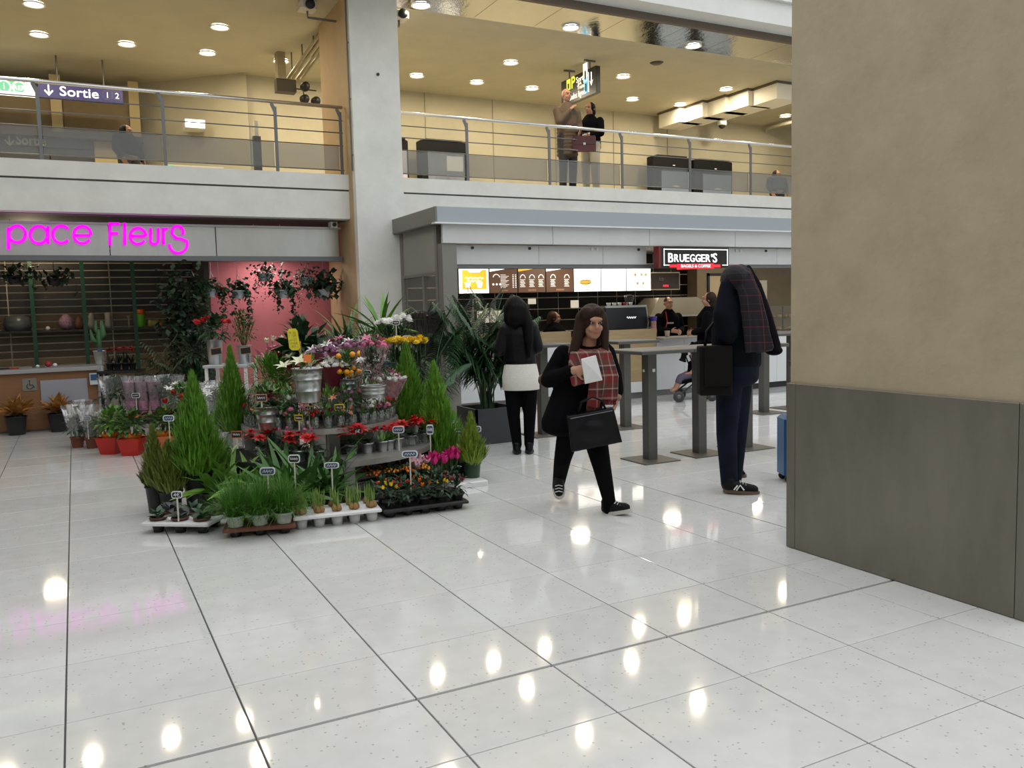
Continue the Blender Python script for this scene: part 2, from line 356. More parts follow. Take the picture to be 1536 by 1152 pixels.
# ---- flower shop front
fas = thing('shop_fascia', 'brushed steel fascia board over the flower shop front', 'fascia')
for a, b in ((-6, -2.4), (-2.39, .5), (.51, 1.9), (1.91, 3.72)): MB().bbox(a, b, 12.95, 13.0, 2.37, 2.79, .003).build('fascia_panel', steel, fas)
MB().box(-6, 3.76, 12.93, 13.02, 2.79, 2.82).build('top_track', alu, fas); MB().box(-6, 3.76, 12.9, 13.1, 2.3, 2.37).build('bottom_rail', mat('grey_rail', (.16, .17, .18), .4, .5), fas)
struct(MB().box(-8, 3.797, 12.72, 16, 2.9, 3.0).build('ceiling_flower_shop', mat('shop_ceiling', (.10, .095, .09), .8)))
cam1 = thing('security_camera', 'small white security camera under the beam by the tan column side', 'camera', (3.62, 12.9, 2.82))
MB().box(-.05, .05, -.1, .06, -.02, .07).build('housing', white, cam1); MB().lathe([(.001, 0), (.03, 0), (.03, .03), (.001, .03)], 12).build('lens', black, cam1, loc=(0, -.1, .025), rot=(PI / 2, 0, 0))

neon = emis('magenta_sign_face', (.95, .0, .85), 1.15); neon_s = mat('magenta_sign_side', (.45, .0, .4), .4)
sg = thing('shop_sign', 'magenta rounded letters of the flower shop sign on the steel fascia', 'sign', (0, 12.9, 0))
def arc(cx, cy, r, a0, a1, n=18, ry=None): return [(cx + r * math.cos(math.radians(a0 + (a1 - a0) * k / n)), cy - (ry or r) * math.sin(math.radians(a0 + (a1 - a0) * k / n))) for k in range(n + 1)]
hook = arc(267, 346.5, 7.5, -40, 300) ; 
def s_strokes(dx): return [[(x + dx, y) for x, y in arc(266.5, 347.5, 8.5, -30, 250, 16) + [(262, 357), (272, 358), (279, 361)] + arc(267.5, 366, 13.5, 20, -180, 16)]]
letters = [[(arc(-62, 351, 13, 30, 330)), [(-74, 353), (-50, 353)]], s_strokes(-284),
           [[(12.5, 341), (12.5, 374)], arc(25.5, 351, 12.5, 0, 360)], [arc(58, 352, 13, 0, 360), [(72, 339), (72, 366)]], [arc(92, 351.5, 13, 40, 320)],
           [arc(123.5, 352, 13, -35, -360), [(111, 353), (136, 353)]], [[(165, 333.5), (165, 368)], [(165, 335.5), (179, 335.5)], [(165, 350), (177, 350)]], [[(187, 334), (187, 368)]],
           [arc(207, 354, 12, -35, -360), [(196, 354), (218, 354)]], [[(226, 342), (226, 358)] + arc(231.5, 360, 6, 180, 360) + [(237.5, 342)]], [[(245, 367), (245, 342)], arc(251, 349, 6, 180, 80)], s_strokes(0)]
for L in letters:
    m = MB()
    for st in L: m.tube([pv(x, y, 12.9) - Vector((0, 12.9, 0)) for x, y in st], .019, 8)
    m.build('letter', neon, sg, True)

# flower shop interior
pink = mat('pink_wall', (.50, .15, .17), .75, var=.06, scale=3)
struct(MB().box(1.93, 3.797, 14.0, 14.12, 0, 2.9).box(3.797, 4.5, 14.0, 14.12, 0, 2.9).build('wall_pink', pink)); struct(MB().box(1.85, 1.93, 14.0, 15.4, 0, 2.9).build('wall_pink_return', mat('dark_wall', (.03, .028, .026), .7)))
sw = struct(MB().box(-8, 1.9, 15.34, 15.4, 0, 2.9).build('wall_slatted', mat('slat_gap', (.75, .66, .5), .5)))
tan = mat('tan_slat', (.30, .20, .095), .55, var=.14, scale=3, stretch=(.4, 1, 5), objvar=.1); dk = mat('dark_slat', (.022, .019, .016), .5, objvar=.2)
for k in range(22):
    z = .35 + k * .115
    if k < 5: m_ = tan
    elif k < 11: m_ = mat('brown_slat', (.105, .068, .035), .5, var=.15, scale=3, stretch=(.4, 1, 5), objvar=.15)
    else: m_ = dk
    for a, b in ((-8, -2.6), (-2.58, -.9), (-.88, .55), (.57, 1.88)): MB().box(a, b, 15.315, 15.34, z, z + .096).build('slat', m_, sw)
shl = thing('shop_lamp', 'lit strip lamp above the pink wall of the flower shop', 'lamp', (2.75, 13.5, 2.42))
MB().box(-.3, .3, -.06, .06, .0, .07).build('housing', white, shl); [MB().tube([(x_, 0, .07), (x_, 0, .48)], .006, 5).build('rod', white, shl) for x_ in (-.2, .2)]; MB().box(-.28, .28, -.05, .05, -.012, 0).build('tube_cover', emis('strip_glow', (1, .93, .9), 14), shl)
lamp('strip_lamp', 'AREA', (2.75, 13.5, 2.39), 11, (1, .88, .84), .5)
lamp('shop_inner_lamp', 'POINT', (-.5, 14.3, 2.6), 22, (1, .8, .55), .15)
# ================================================================== cafe kiosk
kz = thing('cafe_kiosk', 'grey metal cafe kiosk shell with flat canopy beside the white column', 'kiosk')
lg = mat('light_metal_panel', (.60, .61, .62), .42, .25, var=.04, scale=2); blu = mat('canopy_metal', (.36, .40, .44), .35, .4); dkf = mat('bronze_frame', (.19, .185, .165), .45, .3)
MB().box(4.36, 13.9, 10.5, 10.56, 2.665, 2.875).box(4.36, 13.9, 10.56, 12.2, 2.70, 2.865).box(4.55, 13.9, 12.2, 12.5, 2.70, 2.86).build('canopy', blu, kz)
MB().box(4.30, 13.9, 10.44, 10.56, 2.645, 2.665).build('canopy_lip', mat('bright_edge', (.75, .77, .8), .3, .5), kz)
MB().box(4.335, 4.358, 10.5, 12.2, 2.665, 2.875).build('canopy_side', dkf, kz)
for a, b in ((4.45, 6.15), (6.155, 7.85), (7.855, 9.55), (9.555, 11.25), (11.255, 13.9)): MB().bbox(a, b, 10.55, 10.6, 2.40, 2.645, .003).build('band_panel', lg, kz)
MB().box(4.45, 4.66, 10.58, 10.75, 0, 2.4).build('corner_post', mat('post_metal', (.22, .215, .195), .4, .4), kz)
for a, b in ((4.66, 6.0), (6.003, 7.1), (7.103, 7.9), (9.4, 10.6), (10.603, 13.9)): MB().bbox(a, b, 10.70, 10.76, 2.125, 2.39, .003).build('shutter_box_panel', lg, kz)
MB().box(4.66, 13.9, 10.72, 10.78, 2.07, 2.125).build('shutter_rail', mat('grey_rail', (.16, .17, .18), .4, .5), kz)
MB().box(4.5, 13.9, 10.8, 13.8, 2.5, 2.64).build('kiosk_ceiling', mat('kiosk_ceiling', (.25, .24, .22), .7), kz)
# side: frame, blank upper panel, glass
MB().box(4.44, 4.50, 10.75, 10.83, 0, 2.65).build('side_post', dkf, kz); MB().box(4.44, 4.50, 12.08, 12.19, 0, 2.65).build('side_post', dkf, kz); MB().box(4.44, 4.49, 11.28, 11.33, 0, 2.0).build('side_mullion', dkf, kz)
MB().box(4.345, 4.46, 10.56, 12.2, 2.655, 2.70).build('canopy_soffit', dkf, kz); MB().box(4.45, 4.48, 10.83, 12.08, 2.02, 2.66).build('side_panel', mat('grey_side', (.27, .26, .23), .6), kz); MB().box(4.44, 4.49, 10.83, 12.08, 1.99, 2.03).build('side_transom', dkf, kz)
MB().box(4.45, 4.48, 10.83, 12.08, 0, 1.0).build('side_panel', mat('grey_side', (.27, .26, .23), .6), kz)
for a, b in ((10.83, 11.28), (11.33, 12.08)): MB().box(4.462, 4.468, a, b, 1.0, 1.99).build('side_pane', clear('side_glass', (.88, .87, .84), .03, refl=.0, mx=.2), kz)
for x, k in ((4.95, 1), (5.85, 1), (6.9, 2), (7.75, 1), (9.7, 2), (10.35, 1)):
    for q in range(k): MB().lathe([(.001, -.03), (.02, -.03), (.02, .02), (.001, .02)], 10).build('shutter_bolt', black if k == 1 else white, kz, loc=(x + .09 * q, 10.7, 2.35), rot=(PI / 2, 0, 0))
# back wall of dark tiles
bw = struct(MB().box(4.5, 13.9, 13.62, 13.8, 0, 2.6).build('wall_kiosk_back', mat('pale_grout', (.85, .74, .58), .7)))
bt = mat('brown_black_tile', (.010, .007, .005), .3, objvar=.3, spec=.12); tm = MB().bbox(-.2115, .2115, -.003, .006, -.0965, .0965, .002).mesh('wall_tile', bt)
for i in range(15):
    for j in range(8): link('wall_tile', tm, bw, (4.75 + i * .437, 13.612, .96 + j * .207))
struct(MB().box(11.05, 13.9, 13.3, 13.6, 0, 2.6).build('wall_kiosk_kitchen', mat('kitchen_tan', (.20, .155, .09), .5, var=.1)))
for i, (x, z) in enumerate(((5.6, 2.49), (7.6, 2.49), (9.6, 2.49), (11.6, 2.49))):
    l = thing('kiosk_spotlight', 'square recessed spotlight in the cafe ceiling, %s from the white column' % ORD[i], 'spotlight', (x, 12.3, 2.495), group='cafe ceiling spotlights')
    MB().box(-.09, .09, -.09, .09, -.01, .004).build('frame', white, l); MB().box(-.06, .06, -.06, .06, -.014, -.01).build('lens', emis('kiosk_glow', (1, .88, .7), 12), l)
    lamp('kiosk_lamp', 'AREA', (0, 0, -.04), 16, (1, .86, .66), .3, parent=l)
# menu light boxes
mw = emis('menu_white', (1., .98, .92), 1.9); mo = emis('menu_orange', (.85, .38, .03), 1.15); mbk = emis('menu_brown', (.10, .052, .032), .75); mtx = emis('menu_print', (.85, .8, .75), .9); mdk = mat('menu_frame', (.05, .045, .04), .4)
mx = [687, 733, 776, 818, 860, 901, 939, 976]
kinds = ['orange and white poster of a hot drink', 'dark brown board with price columns nearest the orange poster', 'dark brown board with three round headings', 'dark brown board with two round headings', 'white board with a bagel picture', 'plain white board', 'white board with five small pictures']
for k in range(7):
    a = pv(mx[k], 404, 13.0); b = pv(mx[k + 1], 404, 13.0); x0, x1 = a.x + .005, b.x - .005; z0, z1 = 1.77, 2.185
    t = thing('menu_board', 'backlit cafe menu, ' + kinds[k], 'menu board', ((x0 + x1) / 2, 13.0, z0), group='backlit cafe menu boards'); w = (x1 - x0) / 2; h = z1 - z0
    MB().box(-w, w, .0, .08, 0, h).build('case', mdk, t)
    MB().box(-w + .006, w - .006, -.008, 0, .006, h - .006).build('face', mw if k in (0, 4, 5, 6) else mbk, t)
    if k == 0:
        MB().box(-w + .06, w - .05, -.012, -.008, .07, h - .02).build('orange_print', mo, t)
        for (zz, ww) in ((.26, .17), (.21, .13)): MB().tube([(-ww + 2 * ww * q / 12, -.014, zz + .012 * math.sin(q * 2.1)) for q in range(13)], .008, 4).build('script_print', mw, t)
        for xx in (-.12, .1): MB().prism([(xx - .06, .19), (xx + .06, .19), (xx + .035, .10), (xx - .035, .10)], -.013, -.012).build('cup_print', mw, t)
        MB().prism([(-.12, h - .02), (.15, h - .02), (.1, h - .06), (-.08, h - .06)], -.013, -.012).build('cup_print', mw, t)
        MB().tube([(-w + .14 + .02 * q, -.01, .04 + .006 * (q % 2)) for q in range(14)], .005, 4).build('script_print', mat('print_brown', (.3, .15, .08), .6), t)
    elif k in (1, 2, 3):
        MB().add([(-w + .006, -.01, h - .006), (-w + .006, -.01, h - .05), (w * .1, -.01, h - .006)], [(0, 1, 2)]).build('corner_print', mo if k == 2 else mw, t)
        if k == 1:
            MB().tube(arc(-w + .13, -.27, .06, 0, 180, 10) and [(x, -.012, z) for x, z in [(-w + .13 + .06 * math.cos(PI * q / 10), .27 + .05 * math.sin(PI * q / 10)) for q in range(11)]], .008, 4).build('heading_print', mtx, t)
            for q in range(3): MB().lathe([(.001, 0), (.02, 0), (.02, .002), (.001, .002)], 8).build('item_print', mtx, t, loc=(-w + .07 + .065 * q, -.01, .15), rot=(PI / 2, 0, 0))
            for q in range(10): MB().box(-.06, .04 + .03 * (q % 3), -.011, -.009, .09 + .024 * q, .098 + .024 * q).build('text_line', mtx, t)
            for q in (0, 1):
                for r_ in range(8): MB().box(w - .1 + .05 * q, w - .075 + .05 * q, -.011, -.009, .09 + .03 * r_, .105 + .03 * r_).build('price_print', mtx, t)
        else:
            n = 3 if k == 2 else 2
            for q in range(n):
                cx = -w + (q + .5) * 2 * w / n
                MB().tube([(cx + .05 * math.cos(PI * s / 10), -.012, .25 + .06 * math.sin(PI * s / 10)) for s in range(11)], .008, 4).build('heading_print', mtx, t)
                for s in range(7): MB().box(cx - .055 + .01 * (s % 2), cx + .05 - .012 * (s % 3), -.011, -.009, .10 + .02 * s, .109 + .02 * s).build('text_line', mtx, t)
        MB().box(-.08, .08, -.011, -.009, .03, .06).build('footer_print', mat('footer_tan', (.45, .25, .15), .5), t)
    else:
        MB().box(-.06, .06, -.011, -.009, .03, .042).build('footer_print', mat('print_grey', (.35, .32, .28), .6), t)
        if k == 4:
            MB().ell((-.05, -.012, .17), (.13, .004, .05), 14, 8).build('bagel_print', mat('print_bagel', (.75, .5, .12), .6, emit=.5, ecol=(.8, .55, .1)), t)
            for q in range(2): MB().tube([(-.16 + .025 * s, -.014, .15 + .05 * q + .012 * math.sin(s * 2.4 + q)) for s in range(10)], .006, 4).build('filling_print', mat('print_fill', (.5, .32, .03), .6), t)
        if k == 6:
            for xx, zz in ((-.08, .3), (.06, .3), (.16, .3), (-.03, .14), (.1, .14)): MB().lathe([(.001, 0), (.03, 0), (.03, .003), (.001, .003)], 10).build('item_print', mat('print_food', (.55, .42, .25), .6), t, loc=(xx, -.009, zz), rot=(PI / 2, 0, 0))
# hanging cafe sign
sp = thing('cafe_sign', 'black cafe sign with white capital letters and a red ribbon', 'sign', (8.64, 10.5, 2.06))
MB().bbox(-.66, .69, -.05, .07, 0, .32, .004).build('sign_box', mat('sign_black', (.008, .008, .008), .3), sp)
MB().box(-.70, -.655, -.055, .07, .0, .325).build('end_cap', mat('sign_red_dark', (.16, .012, .012), .35), sp)
wl = emis('sign_white', (1, 1, 1), 1.0); rd = emis('sign_red', (.75, .02, .04), .7)
for x0, x1, z0, z1 in ((-.60, .66, .275, .288), (-.60, -.59, .035, .288), (.65, .66, .035, .288), (-.60, -.42, .035, .047), (.55, .66, .035, .047)): MB().box(x0, x1, -.058, -.05, z0, z1).build('border', wl, sp)
xx = -.52
for ch, sz, w in (('B', .2, .115), ('R', .165, .105), ('U', .165, .105), ('E', .165, .095), ('G', .165, .11), ('G', .165, .11), ('E', .165, .095), ('R', .165, .105), ("'", .165, .035), ('S', .2, .1)):
    l = text('letter', ch, sz, wl, sp, (0, 0, 0), ext=.004, bold=.0022, width=w * .84); ox = min(v.co.x for v in l.data.vertices) * l.scale.x; l.location = (xx - ox, -.056, .092 if sz < .2 else .085)
    xx += w
MB().add([(-.36, -.07, -.03), (.36, -.07, -.01), (.36, -.07, .07), (-.36, -.07, .055), (-.36, -.055, -.03), (.36, -.055, -.01), (.36, -.055, .07), (-.36, -.055, .055)], [(0, 1, 2, 3), (7, 6, 5, 4), (0, 4, 5, 1), (3, 2, 6, 7), (0, 3, 7, 4), (1, 5, 6, 2)]).build('ribbon', rd, sp)
for a, b in ((-.5, -.36), (.36, .5)): MB().box(a, b, -.066, -.052, .005, .05).build('ribbon_tail', rd, sp)
text('ribbon_lettering', 'BAGELS & COFFEE', .062, wl, sp, (-.29, -.072, .005), ext=.001, bold=.0006, width=.58)
# counter
wood = mat('pale_oak', (.40, .29, .15), .5, var=.18, scale=3, stretch=(.5, 1, 6)); ctr_w = mat('counter_white', (.70, .72, .74), .35); top = mat('counter_top', (.30, .28, .26), .35)
def counter_unit(x0, x1, y0, front, label, band=True):
    t = thing('counter_unit', label, 'counter', ((x0 + x1) / 2, y0, 0)); w = (x1 - x0) / 2
    MB().box(-w, w, .03, .7, .1, .93).build('carcass', ctr_w, t)
    MB().box(-w, w, .06, .68, 0, .1).build('plinth', mat('plinth_grey', (.20, .2, .2), .4, .5) if front != 'black' else black, t)
    n = max(1, round((x1 - x0) / .62))
    for k in range(n):
        a = -w + 2 * w * k / n; b = -w + 2 * w * (k + 1) / n
        MB().bbox(a + .002, b - .002, 0, .03, .105 if front != 'wood' else .28, .93, .002).build('front_panel', wood if front == 'wood' else ctr_w, t)
        if front == 'wood': MB().bbox(a + .002, b - .002, .004, .03, .105, .277, .002).build('front_panel', ctr_w, t)
    if band: MB().bbox(-w, w, -.01, .05, .935, 1.12, .003).build('wood_band', wood, t)
    return t
counter_unit(4.7, 6.2, 11.5, 'white', 'white fronted cafe counter unit with oak band nearest the palm')
counter_unit(6.203, 7.0, 11.5, 'white', 'white fronted cafe counter unit with oak band beside the oak front')
counter_unit(7.003, 8.38, 11.12, 'wood', 'oak fronted cafe counter unit under the coffee machine')
counter_unit(8.45, 9.6, 11.2, 'white', 'plain white cafe counter unit behind the pushchair', False)
counter_unit(9.603, 13.5, 11.0, 'black', 'long white cafe counter unit with black plinth near the pillar', False)
for x0, x1, y0, z, l in ((4.7, 7.0, 11.55, .94, 'dark worktop on the counter nearest the palm'), (7.003, 8.38, 11.17, .94, 'dark worktop under the coffee machine'), (8.42, 13.5, 11.0, .932, 'dark worktop of the right hand cafe counter')):
    tag(MB().bbox(x0, x1, y0 - (.03 if z < .935 else 0), y0 + .62, z, z + .03, .004).build('worktop', top), l, 'worktop')
# coffee machine
cm = thing('coffee_machine', 'wide charcoal espresso machine with steel top on the oak counter', 'coffee machine', (8.0, 11.45, .97)); W2 = .41
pr_ = [(-W2, .16), (W2, .16), (W2 + .02, .3), (W2 - .03, .53), (-W2, .53)]
MB().prism([(-.42, .10), (.40, .10), (.42, .25), (.385, .5), (-.40, .5)], -.06, .3).build('body', mat('machine_dark', (.018, .021, .027), .3), cm)
MB().box(-.42, .39, -.08, .32, .5, .535).build('cup_tray', steel, cm); MB().box(-.40, .38, -.05, .32, .0, .1).build('drip_base', steel, cm)
MB().tube([(.405, -.065, .1), (.43, -.065, .25), (.39, -.065, .5)], .012, 6).build('side_trim', steel, cm)
MB().tube([(.0 + .013 * q, -.066, .335 + .018 * math.sin(q * 1.9)) for q in range(15)], .005, 4).build('script_badge', wl, cm)
for k in range(9): tag(MB().lathe([(.001, 0), (.025, 0), (.032, .05), (.028, .05), (.022, .006), (.001, .006)], 10, cap=False).build('coffee_cup', white if k not in (5, 6) else mat('red_cup', (.4, .03, .04), .4), None, True, loc=(7.72 + .055 * k, 11.5 + .06 * (k % 2), 1.505)), ('%s small white cup from the left' if k not in (5, 6) else '%s small cup from the left, dark red,') % ORD[k] + ' on the espresso machine', 'cup', 'cups on the espresso machine')
gr = thing('coffee_grinder', 'dark coffee bean hopper standing behind the espresso machine', 'grinder', (8.45, 11.95, .97)); MB().lathe([(.07, 0), (.07, .45), (.05, .5), (.06, .55), (.085, .66), (.085, .70), (.03, .71)], 12).build('hopper', mat('hopper', (.04, .04, .04), .2), gr, True); MB().box(-.09, .09, -.1, .1, 0, .3).build('grinder_body', black, gr)
# things on the back bench and along the counter
bb = thing('back_bench', 'dark bench along the tiled wall behind the cafe counter', 'bench', (7, 13.3, 0)); MB().box(-2.4, 2.5, -.25, .3, 0, .9).build('carcass', mat('bench_dark', (.04, .035, .03), .5), bb); MB().box(-2.4, 2.5, -.28, .3, .9, .94).build('bench_top', steel, bb)
cardm = mat('cream_card', (.80, .73, .58), .6)
for k, (x, y, w, h, l) in enumerate(((735, 475, .5, .2, 'pale folded menu card beside the palm on the dark tiles'), (862, 456, .17, .14, 'small cream notice fixed on the dark tiles'), (798, 452, .16, .1, 'tilted cream card beside the black haired woman on the tiles'))):
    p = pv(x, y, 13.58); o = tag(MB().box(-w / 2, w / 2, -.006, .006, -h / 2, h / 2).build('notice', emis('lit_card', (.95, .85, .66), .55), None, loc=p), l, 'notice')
pt = [mat('pastry', (.55, .32, .10), .6, var=.3, scale=20), mat('pastry_pale', (.70, .55, .3), .6), mat('fruit', (.55, .4, .05), .5)]
for k in range(14):
    x = 4.95 + k * .13; tag(MB().ell((0, 0, .035), (.055, .045, .035), 8, 6).build('pastry', pt[k % 3], None, True, loc=(x, 11.75 + .05 * (k % 2), .97)), '%s small pastry from the left on the counter behind the palm' % ORD[k], 'pastry', 'pastries on the palm side of the counter')
dc = thing('pastry_display', 'glass pastry display with two metal shelves at the pillar end of the counter', 'display case', (11.2, 11.3, .962))
for z in (.02, .24, .46): MB().box(-.75, .75, -.16, .2, z - .012, z).build('shelf', alud, dc)
for x in (-.74, .0, .74): MB().box(x - .012, x + .012, -.16, -.14, 0, .46).build('frame_bar', alud, dc)
MB().box(-.75, .75, -.162, -.158, 0, .46).build('front_pane', clear('side_glass', (.88, .87, .84), .03, refl=.0, mx=.2), dc)
for k in range(20): tag(MB().ell((0, 0, .035), (.06, .05, .035), 8, 6).build('pastry', pt[k % 2], None, True, loc=(10.52 + .145 * (k % 10), 11.3, .984 + (.22 if k >= 10 else 0))), '%s golden pastry from the left on the %s shelf of the glass display' % (ORD[k % 10], 'upper' if k >= 10 else 'lower'), 'pastry', 'pastries in the glass display')
# kitchen bits behind
kd = thing('kitchen_door', 'pale tan kitchen door behind the man in the plaid coat', 'door', (11.75, 13.28, 0)); MB().box(-.4, .4, 0, .02, 0, 2.05).build('leaf', mat('door_tan', (.42, .34, .22), .5), kd); MB().box(.3, .33, -.04, 0, .95, 1.1).build('handle', steel, kd); MB().box(-.45, -.4, -.01, .02, 0, 2.1).box(.4, .45, -.01, .02, 0, 2.1).box(-.45, .45, -.01, .02, 2.05, 2.1).build('frame', black, kd)
tag(MB().box(-.14, .14, -.004, .004, -.2, .2).build('paper_notice', cardm, None, loc=(12.75, 13.29, 1.75)), 'cream paper notice on the tan kitchen wall by the pillar', 'notice')
ms = thing('wall_screen', 'dark framed order screen under the cafe sign', 'screen', (10.1, 13.1, 1.78)); MB().box(-.36, .36, 0, .05, 0, .34).build('casing', mat('screen_frame', (.4, .34, .25), .4), ms); MB().box(-.34, .34, -.006, 0, .02, .32).build('screen', mat('screen_brown', (.03, .02, .015), .2), ms); text('screen_text', 'lcb', .1, mat('screen_grey', (.1, .09, .085), .5), ms, (-.14, -.008, .18), ext=.001); MB().box(-.05, .08, -.009, -.006, .06, .1).build('red_label', rd, ms)
hood = thing('extractor_hood', 'brushed steel extractor hood behind the cafe counter', 'hood', (10.2, 12.9, 1.3)); MB().prism([(-.75, 0), (.75, 0), (.75, .12), (.35, .33), (-.55, .33)], -.2, .38).build('canopy', mat('hood_steel', (.42, .36, .26), .3, .7), hood); MB().box(-.76, .76, -.21, .38, -.03, 0).build('lip', steel, hood)
# tall tables
tgrey = mat('table_grey', (.085, .083, .075), .45, .2); ttop = mat('table_top', (.12, .11, .10), .5, var=.1, scale=8, spec=.35); tbase = mat('table_base', (.11, .10, .085), .5, .2)
def table(x, y, label, h=1.08, s=.30):
    t = thing('bar_table', label, 'table', (x, y, 0), group='tall square bar tables in front of the cafe')
    MB().bbox(-s, s, -s, s, h - .035, h, .004).build('tabletop', ttop, t); MB().bbox(-s - .003, s + .003, -s - .003, s + .003, h - .034, h - .004, .003).build('edge_band', tgrey, t)
    p = MB().bbox(-.052, .052, -.052, .052, .012, h - .035, .004).build('pole', tgrey, t)
    MB().bbox(-.21, .21, -.21, .21, 0, .012, .004).build('base_plate', tbase, t)
    return t, p
tA, pA = table(4.89, 6.6, 'tall bar table with a white sticker on its pole, left end of front row')
MB().box(-.055, -.0535, .0, .03, .86, .885).box(.0, .03, -.0545, -.052, .86, .89).build('sticker', white, pA)
table(5.5, 6.6, 'tall grey bar table whose pole stands left of the man in jeans'); table(6.11, 6.6, 'tall grey bar table whose pole stands right behind the man in jeans')
table(5.985, 8.57, 'tall grey bar table behind the walking woman, back row'); table(4.865, 8.66, 'tall grey bar table between the woman in the white skirt and the walking woman')
table(8.26, 8.57, 'tall grey bar table farther back between the man and the pillar'); table(8.9, 8.7, 'tall grey bar table mostly hidden by the pillar, back row')
# ================================================================== things on the upper level
# left: dark glazed exit hall with header, hanging exit sign
wht = emis('sign_lit_white', (1, .98, .85), 1.5); grn = emis('sign_lit_green', (.10, .36, .22), .9); navy = emis('sign_navy', (.022, .018, .10), .8); crm = emis('sign_letters', (1, .95, .8), 1.1)
hall = thing('exit_hall_front', 'brown header and dark glazed front behind the left balcony railing', 'shop front', (0, 18.0, 3.5))
brn = mat('brown_panel', (.15, .105, .045), .6, var=.1); tanp = mat('tan_pilaster', (.42, .33, .16), .6)
for a, b in ((-6, -1.03), (-1.0, .05), (.08, 1.22)): MB().bbox(a, b, 0, .06, 1.42, 2.1, .004).build('header_panel', brn, hall)
for a in (-.12, 1.2): MB().box(a, a + .18, -.05, .06, 1.35, 2.5).build('pilaster', tanp, hall)
MB().box(-6, 1.4, -.3, .1, 1.33, 1.42).build('ledge', mat('dark_ledge', (.05, .035, .015), .6), hall)
for a, b in ((-6, -1.6), (-1.58, -.2), (-.18, .55)): MB().box(a, b, -.02, 0, .25, 1.33).build('dark_pane', mat('dark_glazing', (.055, .05, .04), .12), hall)
MB().box(-6, .55, -.04, .02, 0, .25).build('wood_base', mat('wood_base', (.16, .085, .03), .5), hall)
MB().box(.55, .95, -.08, .1, 0, 1.33).build('pillar_panel', tanp, hall); MB().box(.98, 1.4, -.02, .1, 0, 1.33).build('brown_door', mat('brown_door', (.13, .085, .05), .5), hall)
o = thing('exit_sign_reflection', 'grey painted reflection of the exit sign and arrow behind the railing glass', 'sign', (0, 17.9, 0)); q0 = pv(8, 202, 17.9); q1 = pv(135, 224, 17.9)  # reflection of the exit sign, built as a dull panel with lettering
MB().box(q0.x, q1.x, 0, .05, q1.z, q0.z).build('panel', mat('reflection_grey_blue', (.05, .06, .075), .4), o); lt = mat('reflection_dull_white', (.42, .42, .38), .5)
text('sign_text', 'Sortie', .24, lt, o, (pv(24, 215, 17.9).x, -.01, pv(24, 216, 17.9).z), width=.48, bold=.006)
c0 = pv(14, 210, 17.9)
def arrow(name, parent, c, s, m, y): return MB().prism([(c[0] - s * .12, c[1] + s), (c[0] + s * .12, c[1] + s), (c[0] + s * .12, c[1] - s * .45), (c[0] + s * .6, c[1] + s * .1), (c[0] + s * .75, c[1] - s * .12), (c[0], c[1] - s), (c[0] - s * .75, c[1] - s * .12), (c[0] - s * .6, c[1] + s * .1), (c[0] - s * .12, c[1] - s * .45)], y - .004, y).build(name, m, parent)
arrow('arrow', o, (c0.x, c0.z), .11, lt, -.004)
es = thing('exit_sign', 'dark blue exit sign with white arrow and lettering hung above the left railing', 'sign', (0, 17.0, 0)); a = pv(57, 124, 17.0); b = pv(185, 151, 17.0)
zt, zb = pv(57, 123, 17).z, pv(57, 145, 17).z
MB().bbox(a.x, b.x, 0, .1, zb, zt, .005).build('case', navy, es); bx0 = pv(146, 135, 17).x
text('sign_text', 'Sortie', (zt - zb) * .92, crm, es, (pv(89, 140, 17).x, -.006, zb + (zt - zb) * .2), width=pv(147, 140, 17).x - pv(89, 140, 17).x, bold=.002)
arrow('arrow', es, (pv(73, 135, 17).x, (zb + zt) / 2), (zt - zb) * .38, crm, -.001)
for k, ch in enumerate('12'):
    x0 = pv(154 + 14.5 * k, 140, 17).x; f = MB()
    for (p, q, r_, s) in ((0, .15, 0, .008), (0, .15, .142, .15), (0, .008, 0, .15), (.142, .15, 0, .15)): f.box(x0 + p, x0 + q, -.005, 0, zb + .05 + r_, zb + .05 + s)
    f.build('number_frame', mat('frame_grey', (.12, .12, .12), .5), es); text('number', ch, .14, crm, es, (x0 + .04, -.008, zb + .075), ext=.001)
for x in (a.x + .3, b.x - .3): MB().tube([(x, .05, zt), (x, .05, 6.1)], .015, 6).build('rod', alud, es)
gs = thing('line_sign', 'lit green and white sign with round symbols at the left edge', 'sign', (0, 17.0, 0)); MB().box(-2.5, a.x - .06, 0, .1, zb, zt).build('case', wht, gs); MB().box(-2.5, pv(38, 130, 17).x, -.006, 0, zb + .05, zt - .02).build('green_field', grn, gs)
for px_, s in ((6, 'i'), (29, 'RER')):
    c = pv(px_, 130, 17); m = MB(); m.tube([(c.x + .1 * math.cos(2 * PI * k / 20), -.01, (zb + zt) / 2 + .1 * math.sin(2 * PI * k / 20)) for k in range(21)], .012, 5); m.build('ring_symbol', wht, gs); text('ring_text', s, .11 if len(s) > 1 else .15, wht, gs, (c.x, -.008, (zb + zt) / 2 - .04), align='CENTER', ext=.001)
for x in (-2, -1.2): MB().tube([(x, .05, zt), (x, .05, 6.1)], .015, 6).build('rod', alud, gs)
wlx = pv(292, 186, 17.3); wl_ = thing('wall_lamp', 'small lit white wall lamp above the framed notice, left balcony', 'lamp', (wlx.x, 17.3, wlx.z)); MB().box(-.18, .18, -.06, .35, -.085, .075).build('case', dl_ring, wl_); MB().box(-.165, .165, -.07, -.06, -.07, .06).build('diffuser', emis('wall_lamp_glow', (1, .95, .85), 7), wl_)
